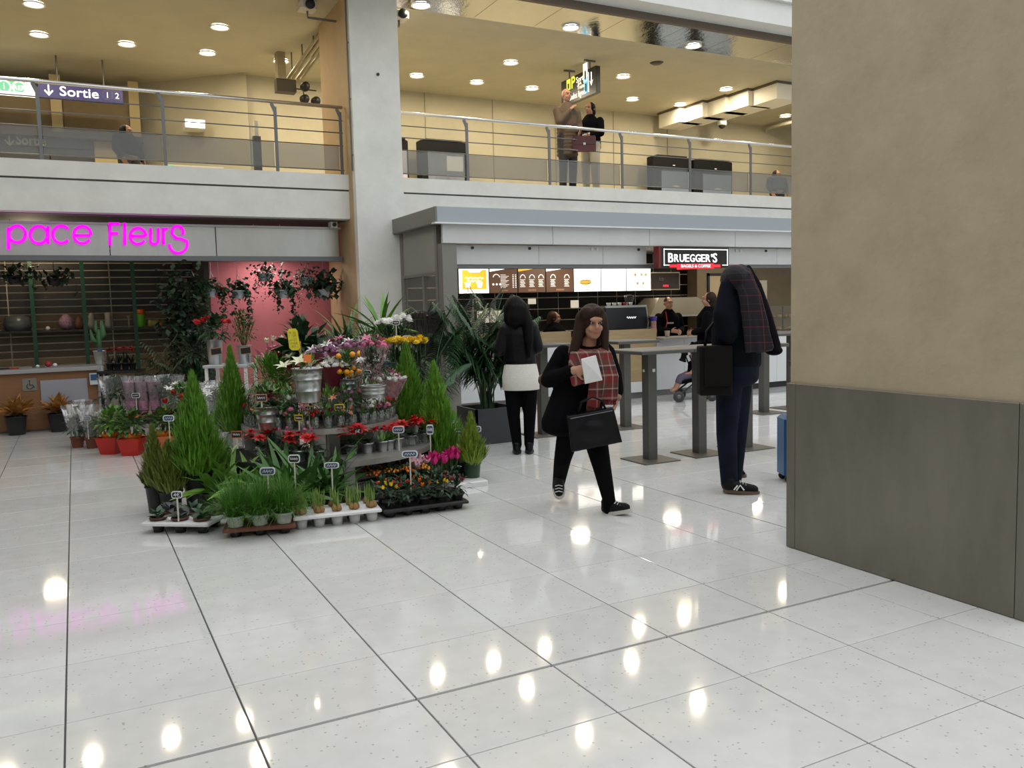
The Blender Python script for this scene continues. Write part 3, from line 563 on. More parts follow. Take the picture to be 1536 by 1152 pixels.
nb = thing('framed_notice', 'grey framed notice with green heading on the curved wall', 'notice', (pv(290, 232, 16.6).x, 16.6, 3.5)); MB().box(-.47, .47, -.02, .02, .05, .62).build('backing', mat('notice_grey', (.42, .40, .33), .6), nb); MB().box(-.52, .52, -.04, .0, .62, .75).build('heading', mat('notice_head', (.5, .5, .44), .5), nb); MB().box(-.5, -.36, -.046, -.04, .63, .74).build('green_mark', grn, nb)
MB().tube([(-.5, -.03, -.0), (-.5, -.03, .5), (-.44, -.03, .58), (.44, -.03, .58), (.5, -.03, .5), (.5, -.03, 0)], .02, 6).build('tube_frame', alud, nb); MB().box(-.34, .48, -.044, -.04, .66, .69).build('heading_text', mat('print_grey', (.35, .32, .28), .6), nb)
gp = thing('service_post', 'slim dark grey service post with pale top near the balcony end', 'post', (pv(386, 230, 14.6).x, 14.6, 3.5)); MB().box(-.06, .06, -.05, .05, 0, .95).build('post', mat('post_grey', (.085, .09, .1), .4), gp); MB().box(-.03, .03, -.03, .03, .95, 1.2).build('top', mat('post_white', (.6, .6, .55), .5), gp); MB().box(-.12, -.09, -.02, .02, 0, 1.15).build('rail', mat('post_white', (.6, .6, .55), .5), gp)
# conduits and camera near the column
cd = thing('ceiling_cable_tray', 'bundle of cable conduits under the ceiling left of the white column', 'conduit', (0, 0, 0))
p0 = fl(432, 118, 5.7); p1 = fl(478, 62, 5.95)
for k in range(4): MB().tube([p0 + Vector((.08 * k, 0, .03 * (k % 2))), p1 + Vector((.08 * k, -.4, .12))], .03, 6).build('pipe', mat('conduit_tan', (.30, .25, .15), .5), cd, True)
for t_ in (.15, .5, .85):
    c = p0.lerp(p1, t_); MB().tube([c, Vector((c.x, c.y, 6.1))], .012, 5).build('hanger', alud, cd)
sb = pv(428, 130, p0.y - .1); jb = thing('junction_box', 'dark box with round loudspeakers under the cable conduits', 'loudspeaker', sb); MB().box(-.17, .17, -.1, .1, -.11, .11).build('box', mat('box_dark', (.06, .05, .035), .6), jb); MB().box(-.14, .0, -.1, .1, .1, 6.1 - sb.z).build('bracket', mat('conduit_tan', (.30, .25, .15), .5), jb)
for dx, dz in ((.32, .0), (.3, -.22), (.5, -.24)): MB().lathe([(.001, 0), (.07, 0), (.085, .05), (.07, .16), (.001, .16)], 14).build('speaker', black, jb, True, loc=(dx, -.05, dz), rot=(PI / 2, 0, 0))
MB().tube([(.0, 0, -.02), (.55, 0, -.02)], .012, 5).tube([(.32, 0, 0), (.32, 0, -.25), (.5, 0, -.25)], .012, 5).build('arm', black, jb)
for nm, px_, py_, v, l in (('cctv', 462, 12, 12.75, 'beige surveillance camera on a bracket at the top of the tan column side'), ('cctv', 600, 26, 12.35, 'pale surveillance camera on the right side of the white column')):
    c = pv(px_, py_, v); t = thing('surveillance_camera', l, 'camera', c); MB().bbox(-.13, .11, -.1, .15, -.03, .09, .02).build('housing', mat('cam_beige', (.6, .55, .45), .5), t); MB().lathe([(.001, 0), (.065, 0), (.07, .05), (.001, .05)], 14).build('lens', black, t, True, loc=(.0, -.1, .015), rot=(PI / 2, 0, 0))
    e = 3.797 - c.x if px_ < 500 else 4.535 - c.x
    MB().tube([(0, .05, -.03), (0, .05, -.12), (e, .05, -.12)], .018, 6).build('bracket', alud, t)
# right: hanging sign
ra = fl(857, 106, 6.1); rb = fl(882, 90, 6.1); U0 = 8.9
hs = thing('hanging_direction_sign', 'black hanging direction sign with yellow P and white arrow over the railing', 'sign', (U0, 0, 0))
L0 = pu(845, 124, U0); L1 = pu(897, 98, U0); y1, y0 = L0.y, L1.y; zt = (L0.z + L1.z) / 2; zb = pu(897, 139, U0).z
MB().bbox(-.05, .05, y0, y1, zb, zt, .004).build('case', mat('sign_black', (.008, .008, .008), .3), hs)
for p in (ra, rb): MB().tube([(0, p.y, zt), (0, p.y, 6.1)], .016, 6).build('rod', alud, hs); MB().box(-.12, .12, p.y - .02, p.y + .02, 6.07, 6.1).build('ceiling_plate', alud, hs)
RS = (PI / 2, 0, -PI / 2); ylw = emis('sign_yellow', (.75, .8, .05), .8); cy = emis('sign_blue', (.1, .45, .7), .8)
Ls = y1 - y0; Hs = zt - zb
def onsign(a_, b_): return (-.054, y1 - a_ * Ls, zb + b_ * Hs)
text('sign_text', 'P', .30, ylw, hs, onsign(.30, .56), RS, bold=.006); text('sign_text', 'Sortie', .15, crm, hs, onsign(.45, .68), RS); text('sign_text', 'Exit', .08, crm, hs, onsign(.50, .56), RS); text('sign_text', 'Trains', .11, crm, hs, onsign(.48, .40), RS); text('sign_text', 'Grandes lignes', .16, crm, hs, onsign(.12, .12), RS, width=.75)
arrow_m = MB()
for nm, a_, b_, w, h, m_ in (('pictogram', .17, .55, .14, .2, ylw), ('pictogram', .66, .56, .14, .34, wht), ('pictogram', .67, .12, .14, .3, cy)):
    y, z = onsign(a_, b_)[1:]; pm = MB().box(-.056, -.05, y - w, y, z, z + h); pm.build(nm, m_, hs)
    MB().box(-.058, -.056, y - w * .7, y - w * .3, z + h * .12, z + h * .6).build('pictogram_detail', black, hs)
y, z = onsign(.88, .42)[1:]; MB().add([(-.056, y + .015, z + .2), (-.056, y - .015, z + .2), (-.056, y - .015, z + .02), (-.056, y - .06, z + .06), (-.056, y, z - .05), (-.056, y + .06, z + .06), (-.056, y + .015, z + .02)], [(0, 1, 2, 3, 4, 5, 6)]).build('arrow', wht, hs); MB().box(-.056, -.05, onsign(.8, 0)[1] - .008, onsign(.8, 0)[1] + .008, zb + .06, zt - .06).build('divider', crm, hs)
# advertising panels by the back wall
scr = mat('panel_picture', (.20, .22, .27), .15, var=.55, scale=2.5); blk = mat('panel_black', (.006, .006, .007), .5, spec=.2); blue = mat('panel_blue', (.22, .27, .36), .25, var=.12, scale=2); royal = mat('panel_royal', (.02, .035, .16), .3)
for k, (x0, x1, yt, l) in enumerate(((570, 612, 207, 'black advertising panel with pale poster half hidden by the white column'), (630, 700, 209, 'black advertising panel with a blurred car poster right of the white column'), (979, 1036, 233, 'dark blue advertising panel under the ceiling boxes, left of the pair'), (1041, 1099, 239, 'dark blue advertising panel, right of the pair with rounded top'))):
    v = 16.6; a = pv(x0, yt, v); b = pv(x1, yt + (x1 - x0) * .05, v); t = thing('advertising_panel', l, 'advertising panel', (a.x, v, 3.5)); w = b.x - a.x; h = a.z - 3.5
    MB().bbox(0, w, 0, .25, 0, h, .02).build('cabinet', blk, t); MB().box(w * .12, w * .9, .0, .2, h, h + .03).build('top_cap', blk, t)
    if k < 2: MB().box(w * .15, w * .93, -.008, 0, .02, h * .85).build('poster', scr if k else mat('poster_pale', (.55, .53, .60), .3, var=.2, scale=2), t); MB().box(w * .55, w * .9, -.012, -.008, h * .6, h * .8).build('poster_car', mat('poster_white', (.7, .72, .74), .3), t) if k else None; MB().ell((w * .68, -.012, .08), (w * .22, .004, .1), 12, 6).build('poster_wheel', mat('poster_white', (.7, .72, .74), .3), t) if k else None
    else: MB().box(w * .22, w * .96, -.008, 0, .28, h * .78).build('poster', blue, t); MB().box(w * .22, w * .9, -.008, 0, .02, .28).build('poster_base', royal, t); MB().ell((w * .6, -.012, h * .55), (.11, .003, .015), 10, 5).build('logo_mark', white, t); MB().ell((w * .55, -.006, h * .87), (.04, .003, .012), 8, 5).build('logo_mark', white, t)
# white ceiling boxes and dome camera
for k, (px_, py_) in enumerate(((1008, 166), (1042, 158), (1075, 150), (1108, 141), (1150, 130))):
    c = fl(px_ + 12, py_, 6.1); t = thing('ceiling_box', 'white ceiling box, %s of the stepped row from the left' % ORD[k], 'ceiling box', (c.x, c.y, 6.1), group='white boxes on the upper ceiling')
    MB().bbox(-.33, .33, -.4, .4, -.36, -.04, .01).build('body', mat('box_white', (.80, .76, .66), .6), t); MB().box(-.36, .36, -.42, .42, -.04, 0).build('mount', mat('mount_dark', (.12, .10, .07), .6), t)
dcx = pv(1083, 188, 16.45); t = thing('dome_camera', 'white dome surveillance camera on a rod under the ceiling boxes', 'camera', (dcx.x, dcx.y, 6.1))
dz_ = dcx.z + .1 - 6.1; MB().tube([(0, 0, 0), (0, 0, dz_ + .08)], .018, 8).build('rod', mat('rod_dark', (.12, .06, .04), .5), t); MB().lathe([(.03, .18), (.10, .15), (.115, .05), (.11, .0)], 16).build('housing', white, t, True, loc=(0, 0, dz_ - .1)); MB().ell((0, 0, dz_ - .1), (.085, .085, .085), 14, 8).build('dome', mat('dome_dark', (.03, .02, .02), .1), t, True)
c = fl(985, 94, 6.1); tag(MB().lathe([(.001, -.03), (.09, -.03), (.13, 0), (.001, 0)], 12).build('smoke_detector', mat('detector', (.07, .06, .05), .5), None, True, loc=(c.x, c.y, 6.1)), 'small dark smoke detector on the ceiling right of the hanging sign', 'detector')
pb = thing('wall_pipe', 'pale pipe fixed under the ceiling at the far right of the upper level', 'pipe', (0, 0, 0)); MB().tube([pv(1150, 192, 16.9), pv(1190, 182, 16.0)], .05, 8).build('pipe', mat('pipe_cream', (.5, .47, .38), .5), pb, True); MB().tube([pv(1150, 192, 16.9), pv(1149, 198, 17.08)], .03, 6).build('pipe_end', mat('pipe_cream', (.5, .47, .38), .5), pb)

# ================================================================== flower shop counter and shelves
cf = mat('counter_wood', (.25, .115, .045), .5, var=.12, scale=3, stretch=(.4, 1, 6))
sc = thing('shop_counter', 'wood fronted flower shop counter with grey top', 'counter', (0, 13.2, 0))
for k, (a, b) in enumerate(((-5, -3), (-2.997, -1.2), (-1.197, .24))): MB().bbox(a, b, 0, .04, .02, .80, .004).build('front_board', cf, sc)
MB().box(-5, .24, .04, .6, 0, .8).build('carcass', alud, sc); MB().bbox(-5, .3, -.06, .65, .8, .855, .01).build('counter_top', mat('ctop_grey', (.35, .35, .345), .35), sc)
MB().bbox(.24, .34, -.05, .55, 0, .86, .02).build('end_post', alu, sc)
a = pv(60, 571, 13.2); b = pv(133, 601, 13.2); MB().bbox(a.x, b.x, -.02, 0, b.z, a.z, .003).build('grey_panel', mat('lilac_grey', (.33, .33, .38), .5), sc)
a = pv(33, 568, 13.2); q = MB().box(a.x, a.x + .17, -.01, 0, a.z - .17, a.z).build('access_sign', mat('sign_plate', (.24, .23, .20), .4, .4), sc); cx, cz = a.x + .085, a.z - .085
MB().tube([(cx + .035 * math.cos(x_ * .5 + 2.0) , -.013, cz - .025 + .035 * math.sin(x_ * .5 + 2.0)) for x_ in range(9)], .006, 5).tube([(cx, -.013, cz + .03), (cx, -.013, cz - .005), (cx + .035, -.013, cz - .01), (cx + .055, -.013, cz - .045)], .007, 5).ell((cx, -.013, cz + .047), (.012, .005, .012), 8, 6).build('wheelchair_symbol', mat('symbol_dark', (.05, .05, .05), .5), q)
a = pv(134, 560, 13.14); st = MB().box(a.x, a.x + .12, -.075, -.065, a.z - .16, a.z).build('payment_sticker', mat('sticker_white', (.6, .65, .7), .4), sc); MB().box(a.x + .01, a.x + .11, -.078, -.075, a.z - .1, a.z - .015).build('blue_field', mat('sticker_blue', (.03, .10, .2), .4), st)
# green posts, shelf with goods
gp_ = mat('green_paint', (.01, .075, .04), .4)
for k, (xt, xb) in enumerate(((49, 56), (126, 133), (200, 208))):
    a = pv(xt, 400, 14.9); b = pv(xb, 553, 14.9); t = thing('shelf_post', 'dark green shelf upright in the flower shop, %s from the left' % ORD[k], 'post', (b.x, 14.9, 0), group='dark green shelf uprights'); MB().box(-.028, .028, -.02, .02, 0, 2.5).build('upright', gp_, t)
    for z in (.6, 1.3, 1.9): MB().box(-.02, .02, 0, .32, z - .03, z).build('bracket', gp_, t)
zs = pv(120, 494, 15.05).z
tag(MB().box(-4, 1.8, 14.93, 15.3, zs - .03, zs).build('shelf', mat('shelf_black', (.02, .017, .014), .4)), 'long dark shelf in front of the slatted wall', 'shelf')
def good(px_, prof, m, l, cat, m2=None, prof2=None):
    c = pv(px_, 494, 15.1); t = thing('ornament' if cat == 'ornament' else cat.replace(' ', '_'), l, cat, (c.x, 15.1, zs)); MB().lathe(prof, 14).build('body', m, t, True)
    if m2: MB().lathe(prof2, 14).build('lid', m2, t, True)
gl = clear('vase_glass', (.9, .92, .92), .12)
good(213, [(.055, 0), (.062, .02), (.062, .2), (.055, .22)], mat('lime', (.10, .36, .01), .4), 'lime green canister with orange lid on the dark shelf', 'canister', mat('orange_lid', (.65, .10, .01), .4), [(.06, .22), (.063, .23), (.063, .29), (.05, .3)])
good(231, [(.07, 0), (.09, .04), (.09, .1), (.07, .12)], mat('straw', (.42, .38, .1), .6), 'small straw yellow bowl on the dark shelf', 'bowl'); good(244, [(.05, 0), (.07, .05), (.05, .1)], mat('orange_fruit', (.65, .16, .02), .5), 'small orange ball ornament on the dark shelf', 'ornament'); good(251, [(.05, 0), (.06, .06), (.05, .11)], mat('gold_tin', (.5, .35, .08), .5), 'small golden tin on the dark shelf', 'tin')
good(163, [(.04, 0), (.06, .06), (.045, .16), (.05, .24), (.03, .26)], mat('pale_stone', (.33, .31, .25), .6), 'pale stone vase on the dark shelf, right of the cactus', 'vase'); good(138, [(.05, 0), (.06, .08), (.04, .16), (.05, .2), (.01, .26)], mat('pale_stone', (.33, .31, .25), .6), 'pale pointed figurine on the dark shelf behind the cactus', 'figurine'); good(194, [(.03, 0), (.012, .03), (.012, .14), (.04, .2)], gl, 'clear goblet on the dark shelf by the green upright', 'goblet')
good(119, [(.05, 0), (.065, .08), (.05, .14), (.02, .2)], mat('doll_brown', (.13, .06, .035), .6), 'brown doll ornament on the dark shelf', 'ornament'); good(27, [(.16, 0), (.2, .1), (.16, .22), (.02, .25)], mat('bell_grey', (.10, .115, .12), .3), 'smoky glass dome on the dark shelf at left', 'glass dome'); good(72, [(.03, 0), (.035, .03), (.02, .06)], white, 'tiny white ornament on the dark shelf', 'ornament')
good(100, [(.04, 0), (.1, .05), (.11, .15), (.03, .25)], mat('confetti', (.35, .2, .26), .6, var=.9, scale=35), 'multicoloured patchwork ornament on the dark shelf', 'ornament')
for k, (px_, m_, l) in enumerate(((73, mat('rose_red', (.35, .02, .03), .6), 'single red rose lying on the flower shop counter'), (10, mat('leaf_dark', (.03, .06, .025), .6), 'dark secateurs with orange grips on the flower shop counter'))):
    c = pv(px_, 552, 13.35); t = thing('cut_rose' if k == 0 else 'secateurs', l, 'rose' if k == 0 else 'secateurs', (c.x, 13.35, .857))
    if k == 0: MB().ell((0, 0, .045), (.045, .045, .04), 10, 6).build('bloom', m_, t, True); MB().tube([(-.04, 0, .01), (-.2, .02, .012)], .006, 5).build('stem', mat('leaf_dark', (.03, .06, .025), .6), t); MB().ell((.08, 0, .03), (.03, .02, .025), 8, 5).ell((-.13, -.02, .025), (.025, .02, .02), 8, 5).build('white_petals', white, t, True)
    else: MB().tube([(-.12, 0, .012), (.03, 0, .012)], .012, 5).build('blades', black, t); MB().tube([(.03, 0, .012), (.14, .03, .012)], .012, 5).tube([(.03, 0, .012), (.14, -.02, .012)], .012, 5).build('grips', mat('orange_grip', (.45, .08, .02), .5), t)
# ================================================================== plants: builders
RND = random.Random(11)
g_con = mat('conifer_green', (.13, .30, .028), .6, var=.45, scale=14, objvar=.12); g_lime = mat('conifer_lime', (.22, .32, .03), .6, var=.4, scale=14); g_olive = mat('conifer_olive', (.15, .20, .03), .6, var=.45, scale=14)
g_leaf = mat('leaf_green', (.06, .16, .03), .42, var=.35, scale=9, objvar=.2); g_dark = mat('leaf_deep', (.018, .055, .02), .55, var=.4, scale=9, objvar=.2); g_bright = mat('leaf_bright', (.10, .24, .03), .45, var=.3, scale=8, objvar=.2)
g_blue = mat('leaf_bluegreen', (.035, .085, .05), .45, var=.4, scale=12); g_grass = mat('grass_green', (.07, .20, .02), .5, var=.35, scale=12); g_palm = mat('palm_green', (.028, .085, .03), .38, var=.35, scale=6, objvar=.15)
stem_g = mat('stem_green', (.06, .10, .03), .5); soil = mat('soil', (.028, .018, .012), .9); terr = mat('terracotta', (.22, .075, .04), .7, var=.1, scale=8)
p_black = mat('pot_black', (.013, .013, .014), .45); zinc = mat('galvanised', (.45, .47, .47), .32, .85, var=.15, scale=7); film = clear('clear_film', (.93, .94, .95), .14, rough=.08, refl=.12, dif=(.75, .75, .78)); jarg = clear('jar_glass', (.88, .93, .92), .10, refl=.14, dif=(.55, .6, .6))
red = mat('petal_red', (.55, .012, .012), .5, objvar=.15); pinkp = mat('petal_pink', (.60, .16, .28), .5, objvar=.2); mag = mat('petal_magenta', (.52, .01, .16), .5, objvar=.12); whi = mat('petal_white', (.80, .79, .76), .5, objvar=.08); yel = mat('petal_yellow', (.80, .55, .01), .5, objvar=.1); ora = mat('petal_orange', (.75, .16, .015), .5, objvar=.15); lil = mat('petal_lilac', (.52, .27, .42), .5, objvar=.2); sal = mat('petal_salmon', (.75, .30, .16), .5, objvar=.15); mar = mat('petal_maroon', (.20, .012, .03), .5, objvar=.2)
def XY(px, d): p = pdep(px, 520, d); return Vector((p.x, p.y, 0))
def ZZ(px, py, d): return pdep(px, py, d).z
def rdir(e0, e1):
    a = RND.uniform(0, 2 * PI); e = math.radians(RND.uniform(e0, e1)); return Vector((math.cos(a) * math.cos(e), math.sin(a) * math.cos(e), math.sin(e)))
def pot(t, r, h, m, rb=None, lip=.008, z=0, name='pot', ribs=0):
    rb = rb or r * .78; pr = [(rb * .98, 0), (rb, .006)]
    for k in range(ribs): q = (k + 1) / (ribs + 1); rr = rb + (r - rb) * q; pr += [(rr, h * q - .004), (rr + .005, h * q), (rr, h * q + .004)]
    pr += [(r, h - lip * 1.5), (r + lip, h - lip * 1.4), (r + lip, h), (r - .004, h), (r - .008, h * .85)]
    o = MB().lathe([(a, b + z) for a, b in pr], 18, cap=False).build(name, m, t, True)
    MB().lathe([(r * .93, z + h * .86), (.001, z + h * .86)], 14, cap=False).build('soil', soil, t); MB().lathe([(.001, z + .001), (rb, z + .001)], 14, cap=False).build('pot_base', m, t)
    return o
def cone_foliage(t, R, Hh, z0, m, n=2200, sharp=.8, lean=(0, 0)):
    mb = MB()
    for k in range(int(n * 1.5)):
        q = RND.random() ** 1.25; env = R * ((1 - q) ** (sharp + .22) * .98 + .02) * min(1, .6 + q * 4)
        a = RND.uniform(0, 2 * PI); rr = env * RND.uniform(.25, 1) * .88; wob = 1 + .2 * math.sin(a * 3 + q * 9) + RND.uniform(-.05, .16) 
        p = Vector((math.cos(a) * rr * wob + lean[0] * q, math.sin(a) * rr * wob + lean[1] * q, z0 + Hh * q * .93))
        d = Vector((math.cos(a) * .55 * (1 - q), math.sin(a) * .55 * (1 - q), 1)) + Vector((RND.uniform(-.3, .3), RND.uniform(-.3, .3), RND.uniform(-.2, .3)))
        L = RND.uniform(.05, .12) * (.7 + R * 2.6) * (1 - q * .5); mb.blade(p, d, L, L * .13, .2, 2)
        for s in (-1, 1):
            d2 = d.normalized() + Vector((-math.sin(a), math.cos(a), .1)) * s * .45; mb.blade(p + d.normalized() * L * .3, d2, L * .6, L * .09, 0, 1)
    o = mb.build('foliage', m, t); o['kind'] = 'stuff'; MB().tube([(0, 0, z0 - .04), (lean[0] * .7, lean[1] * .7, z0 + Hh * .7)], [.012, .004], 6).build('trunk', mat('bark', (.06, .04, .025), .8), t)
def leaves(t, n, L, W, z0, m, e0=15, e1=75, bend=.7, spread=.03, sep=True, fold=.25, seg=5, nvar=4, name='leaf'):
    if sep:
        ms = [MB().blade((0, 0, 0), (1, 0, .0), L * (.8 + .1 * k), W * (.85 + .08 * k), bend * (.7 + .2 * k), seg, fold=fold).mesh(name, m, True) for k in range(nvar)]
        for k in range(n):
            a = 2 * PI * k * .382 + RND.uniform(-.3, .3); e = math.radians(e1 + (e0 - e1) * (k + RND.random()) / n)
            link(name, ms[k % nvar], t, (spread * math.cos(a), spread * math.sin(a), z0 + RND.uniform(-.01, .03)), (RND.uniform(-.9, .9), -e, a), RND.uniform(.8, 1.15))
    else:
        mb = MB()
        for k in range(n): mb.blade((RND.gauss(0, spread), RND.gauss(0, spread), z0 + RND.uniform(-.02, .02)), rdir(e0, e1), L * RND.uniform(.6, 1.15), W * RND.uniform(.7, 1.2), bend * RND.uniform(.5, 1.3), seg, fold=fold)
        o = mb.build('foliage', m, t); o['kind'] = 'stuff'
def bush(t, c, r, n, L, W, m, name='foliage', flat=1.):     # loose ball of small leaves
    mb = MB()
    for k in range(n):
        d = rdir(-35, 90); q = RND.random() ** .5; p = Vector(c) + Vector((d.x * r, d.y * r, d.z * r * flat)) * q
        mb.blade(p, d + Vector((RND.uniform(-.6, .6), RND.uniform(-.6, .6), RND.uniform(-.3, .5))), L * RND.uniform(.6, 1.2), W, .5, 2, fold=.2)
    o = mb.build(name, m, t); o['kind'] = 'stuff'; return o
_fm = {}
def bloom_mesh(kind, r, m):
    key = (kind, r, m.name)
    if key in _fm: return _fm[key]
    mb = MB()
    if kind == 'star':                       # flat pointed bracts in two layers
        for l, (n, e, s) in enumerate(((7, 8, 1), (6, 32, .72), (5, 55, .4))):
            for k in range(n):
                a = 2 * PI * k / n + l * .4; mb.blade((0, 0, .004 * l), (math.cos(a), math.sin(a), math.tan(math.radians(e))), r * s, r * s * .5, .35, 3, fold=.15)
    elif kind == 'pom':                      # dense round head
        for l, (n, e, s) in enumerate(((10, -5, 1), (9, 22, .92), (8, 48, .75), (5, 75, .5))):
            for k in range(n):
                a = 2 * PI * k / n + l * .3; mb.blade((0, 0, 0), (math.cos(a) * math.cos(math.radians(e)), math.sin(a) * math.cos(math.radians(e)), math.sin(math.radians(e))), r * s, r * .42, -.2, 2, fold=.3)
        mb.ell((0, 0, r * .05), (r * .55, r * .55, r * .4), 8, 5)
    elif kind == 'cup':                      # tulip or rose bud
        for k in range(6):
            a = 2 * PI * k / 6; mb.blade((math.cos(a) * r * .2, math.sin(a) * r * .2, 0), (math.cos(a) * .55, math.sin(a) * .55, 1), r * 1.3, r * .9, -.5, 3, fold=.3)
        mb.ell((0, 0, r * .5), (r * .42, r * .42, r * .55), 8, 6)
    elif kind == 'lily':
        for k in range(6):
            a = 2 * PI * k / 6; mb.blade((0, 0, 0), (math.cos(a) * .8, math.sin(a) * .8, .8), r * 1.25, r * .42, .8, 4, fold=.2)
    elif kind == 'wing':                     # cyclamen: petals thrown upward
        for k in range(5):
            a = 2 * PI * k / 5; mb.blade((math.cos(a) * r * .15, math.sin(a) * r * .15, 0), (math.cos(a) * .45, math.sin(a) * .45, 1), r * 1.3, r * .75, .1, 3, fold=-.2)
    elif kind == 'berry': mb.ell((0, 0, 0), (r, r, r), 8, 6)
    _fm[key] = mb.mesh('bloom', m, kind == 'berry'); return _fm[key]
def blooms(t, kind, r, m, pts, tilt=.5, name='flower', stem=None):
    me = bloom_mesh(kind, r, m)
    for p in pts:
        f = link(name, me, t, p, (RND.uniform(-tilt, tilt), RND.uniform(-tilt, tilt), RND.uniform(0, 6)), RND.uniform(.8, 1.15))
    if stem is not None:
        mb = MB()
        for p in pts: mb.tube([(p[0] * .3, p[1] * .3, stem), ((p[0]) * .8, p[1] * .8, (stem + p[2]) / 2), p], .003, 4)
        mb.build('stems', stem_g, t)
def ring_pts(n, r, z, dz=.03, jit=.4, c=(0, 0)):
    out = []
    for k in range(n):
        a = 2.4 * k; q = r * math.sqrt((k + .5) / n); out.append((c[0] + q * math.cos(a), c[1] + q * math.sin(a), z - (q / max(r, 1e-4)) ** 2 * dz * 1.5 + RND.uniform(-dz, dz) * jit))
    return out
ink = mat('chalk_white', (.75, .77, .80), .6); slate = mat('slate_black', (.012, .012, .014), .5); slate_b = mat('slate_blue', (.06, .09, .15), .5)
def ptag(loc, stick, label, w=.095, h=.055, style='oval', border=None, face=slate, yaw=YAW, txt=None):
    """price tag on a stick: slate, border, chalk scribble"""
    t = thing('price_tag', label, 'price tag', loc, yaw, group='price tags of the flower display')
    if stick: MB().box(-.005, .005, -.003, .003, 0, stick).build('stick', mat('stick_cream', (.62, .6, .5), .6), t)
    if style == 'oval': poly = [(-w / 2 * c, h / 2 * s) for c, s in ((1, .0), (.95, .7), (.7, 1), (-.7, 1), (-.95, .7), (-1, 0), (-.95, -.7), (-.7, -1), (.7, -1), (.95, -.7))]
    else: poly = [(-w / 2, h / 2), (w / 2, h / 2), (w / 2, -h / 2), (-w / 2, -h / 2)]
    z0 = stick + h / 2 * .8 if stick else h / 2
    b = MB().prism([(x, z + z0) for x, z in poly[::-1]], -.006, .0).build('tag_border', border or ink, t)
    MB().prism([(x * .84, z * .74 + z0) for x, z in poly[::-1]], -.008, -.005).build('tag_face', face, t)
    if txt: text('chalk_price', txt, h * .75, ink, t, (-w * .3, -.009, z0 - h * .25), ext=.0005, width=w * .6)
    else: MB().tube([(-w * .32 + w * .64 * k / 11, -.009, z0 + h * .2 * math.sin(k * 2.2 + w * 90)) for k in range(12)], .0022, 4).build('chalk_scribble', ink, t)
    return t
def frond(L, n, w, m, arch=1.1, q0=.36):
    mb = MB(); pts = []; p = Vector((0, 0, 0)); d = Vector((.12, 0, 1)).normalized(); N = 10
    for k in range(N + 1): pts.append(p.copy()); p = p + d * (L / N); d = (d + Vector((.05 * arch, 0, -.26 * arch * (k / N) ** 1.5))).normalized()
    mb.tube(pts, [.008 * (1 - .8 * k / N) + .001 for k in range(N + 1)], 5)
    for k in range(n):
        q = q0 + (1 - q0) * k / (n - 1); i = min(N - 1, int(q * N)); f_ = q * N - i; b = pts[i].lerp(pts[i + 1], f_); tg = (pts[i + 1] - pts[i]).normalized()
        ll = L * .36 * math.sin(PI * min(.95, .25 + q * .7)) 
        for s in (-1, 1): mb.blade(b, tg * .75 + Vector((0, s * .9, -.05)), ll * RND.uniform(.85, 1.1), w, 1.5, 4, fold=.2)
    return mb.mesh('frond', m, False)

# ================================================================== tiered round stand
TC = Vector((1.87, 7.3, 0)); shl_m = mat('stand_metal', (.33, .32, .30), .4, .55, var=.08, scale=4)
stand = thing('tiered_flower_stand', 'round three tier grey metal flower stand in the middle of the plants', 'flower stand', TC, YAW)
TIER = [(.96, .35), (.67, .58), (.38, .81)]
def arc_mesh(r0, r1, z0, z1, a0, a1, n=30):
    mb = MB(); vs = []; fs = []
    for i in range(n + 1):
        a = a0 + (a1 - a0) * i / n; c_, s_ = math.cos(a), math.sin(a); vs += [(r0 * c_, r0 * s_, z0), (r1 * c_, r1 * s_, z0), (r1 * c_, r1 * s_, z1), (r0 * c_, r0 * s_, z1)]
    for i in range(n):
        b = 4 * i
        for j in range(4): fs.append((b + j, b + (j + 1) % 4, b + 4 + (j + 1) % 4, b + 4 + j))
    fs += [(0, 3, 2, 1), (4 * n, 4 * n + 1, 4 * n + 2, 4 * n + 3)]; return mb.add(vs, fs)
_p = fl(519, 693, .35) - TC; A1 = math.atan2(_p.y, _p.x) - YAW
arc_mesh(.6, .96, .305, .35, A1, A1 + 2.9).build('tier_shelf', shl_m, stand)
for q in range(5):
    a = A1 + .03 + q * .7; M = Matrix.Rotation(a, 4, 'Z'); MB().box(.84, .95, -.04, .04, 0, .305, M).box(.60, .68, -.04, .04, 0, .305, M).build('leg', shl_m, stand)
    if q < 4:
        for z_ in (.09, .18): arc_mesh(.85, .86, z_, z_ + .05, a + .05, a + .65, 8).build('cross_bar', mat('bar_dark', (.09, .09, .085), .5, .4), stand)
MB().box(.60, .95, -.045, -.035, 0, .305, Matrix.Rotation(A1 + .03, 4, 'Z')).build('end_panel', shl_m, stand)
cb_ = thing('curved_bench', 'low dark curved bench under the left hand poinsettias', 'bench', TC, YAW)
arc_mesh(.62, .90, .31, .35, A1 - 1.9, A1 - .06).build('bench_top', p_black, cb_)
for q in range(4): MB().box(.66, .86, -.02, .02, 0, .31, Matrix.Rotation(A1 - .12 - .57 * q, 4, 'Z')).build('leg', p_black, cb_)
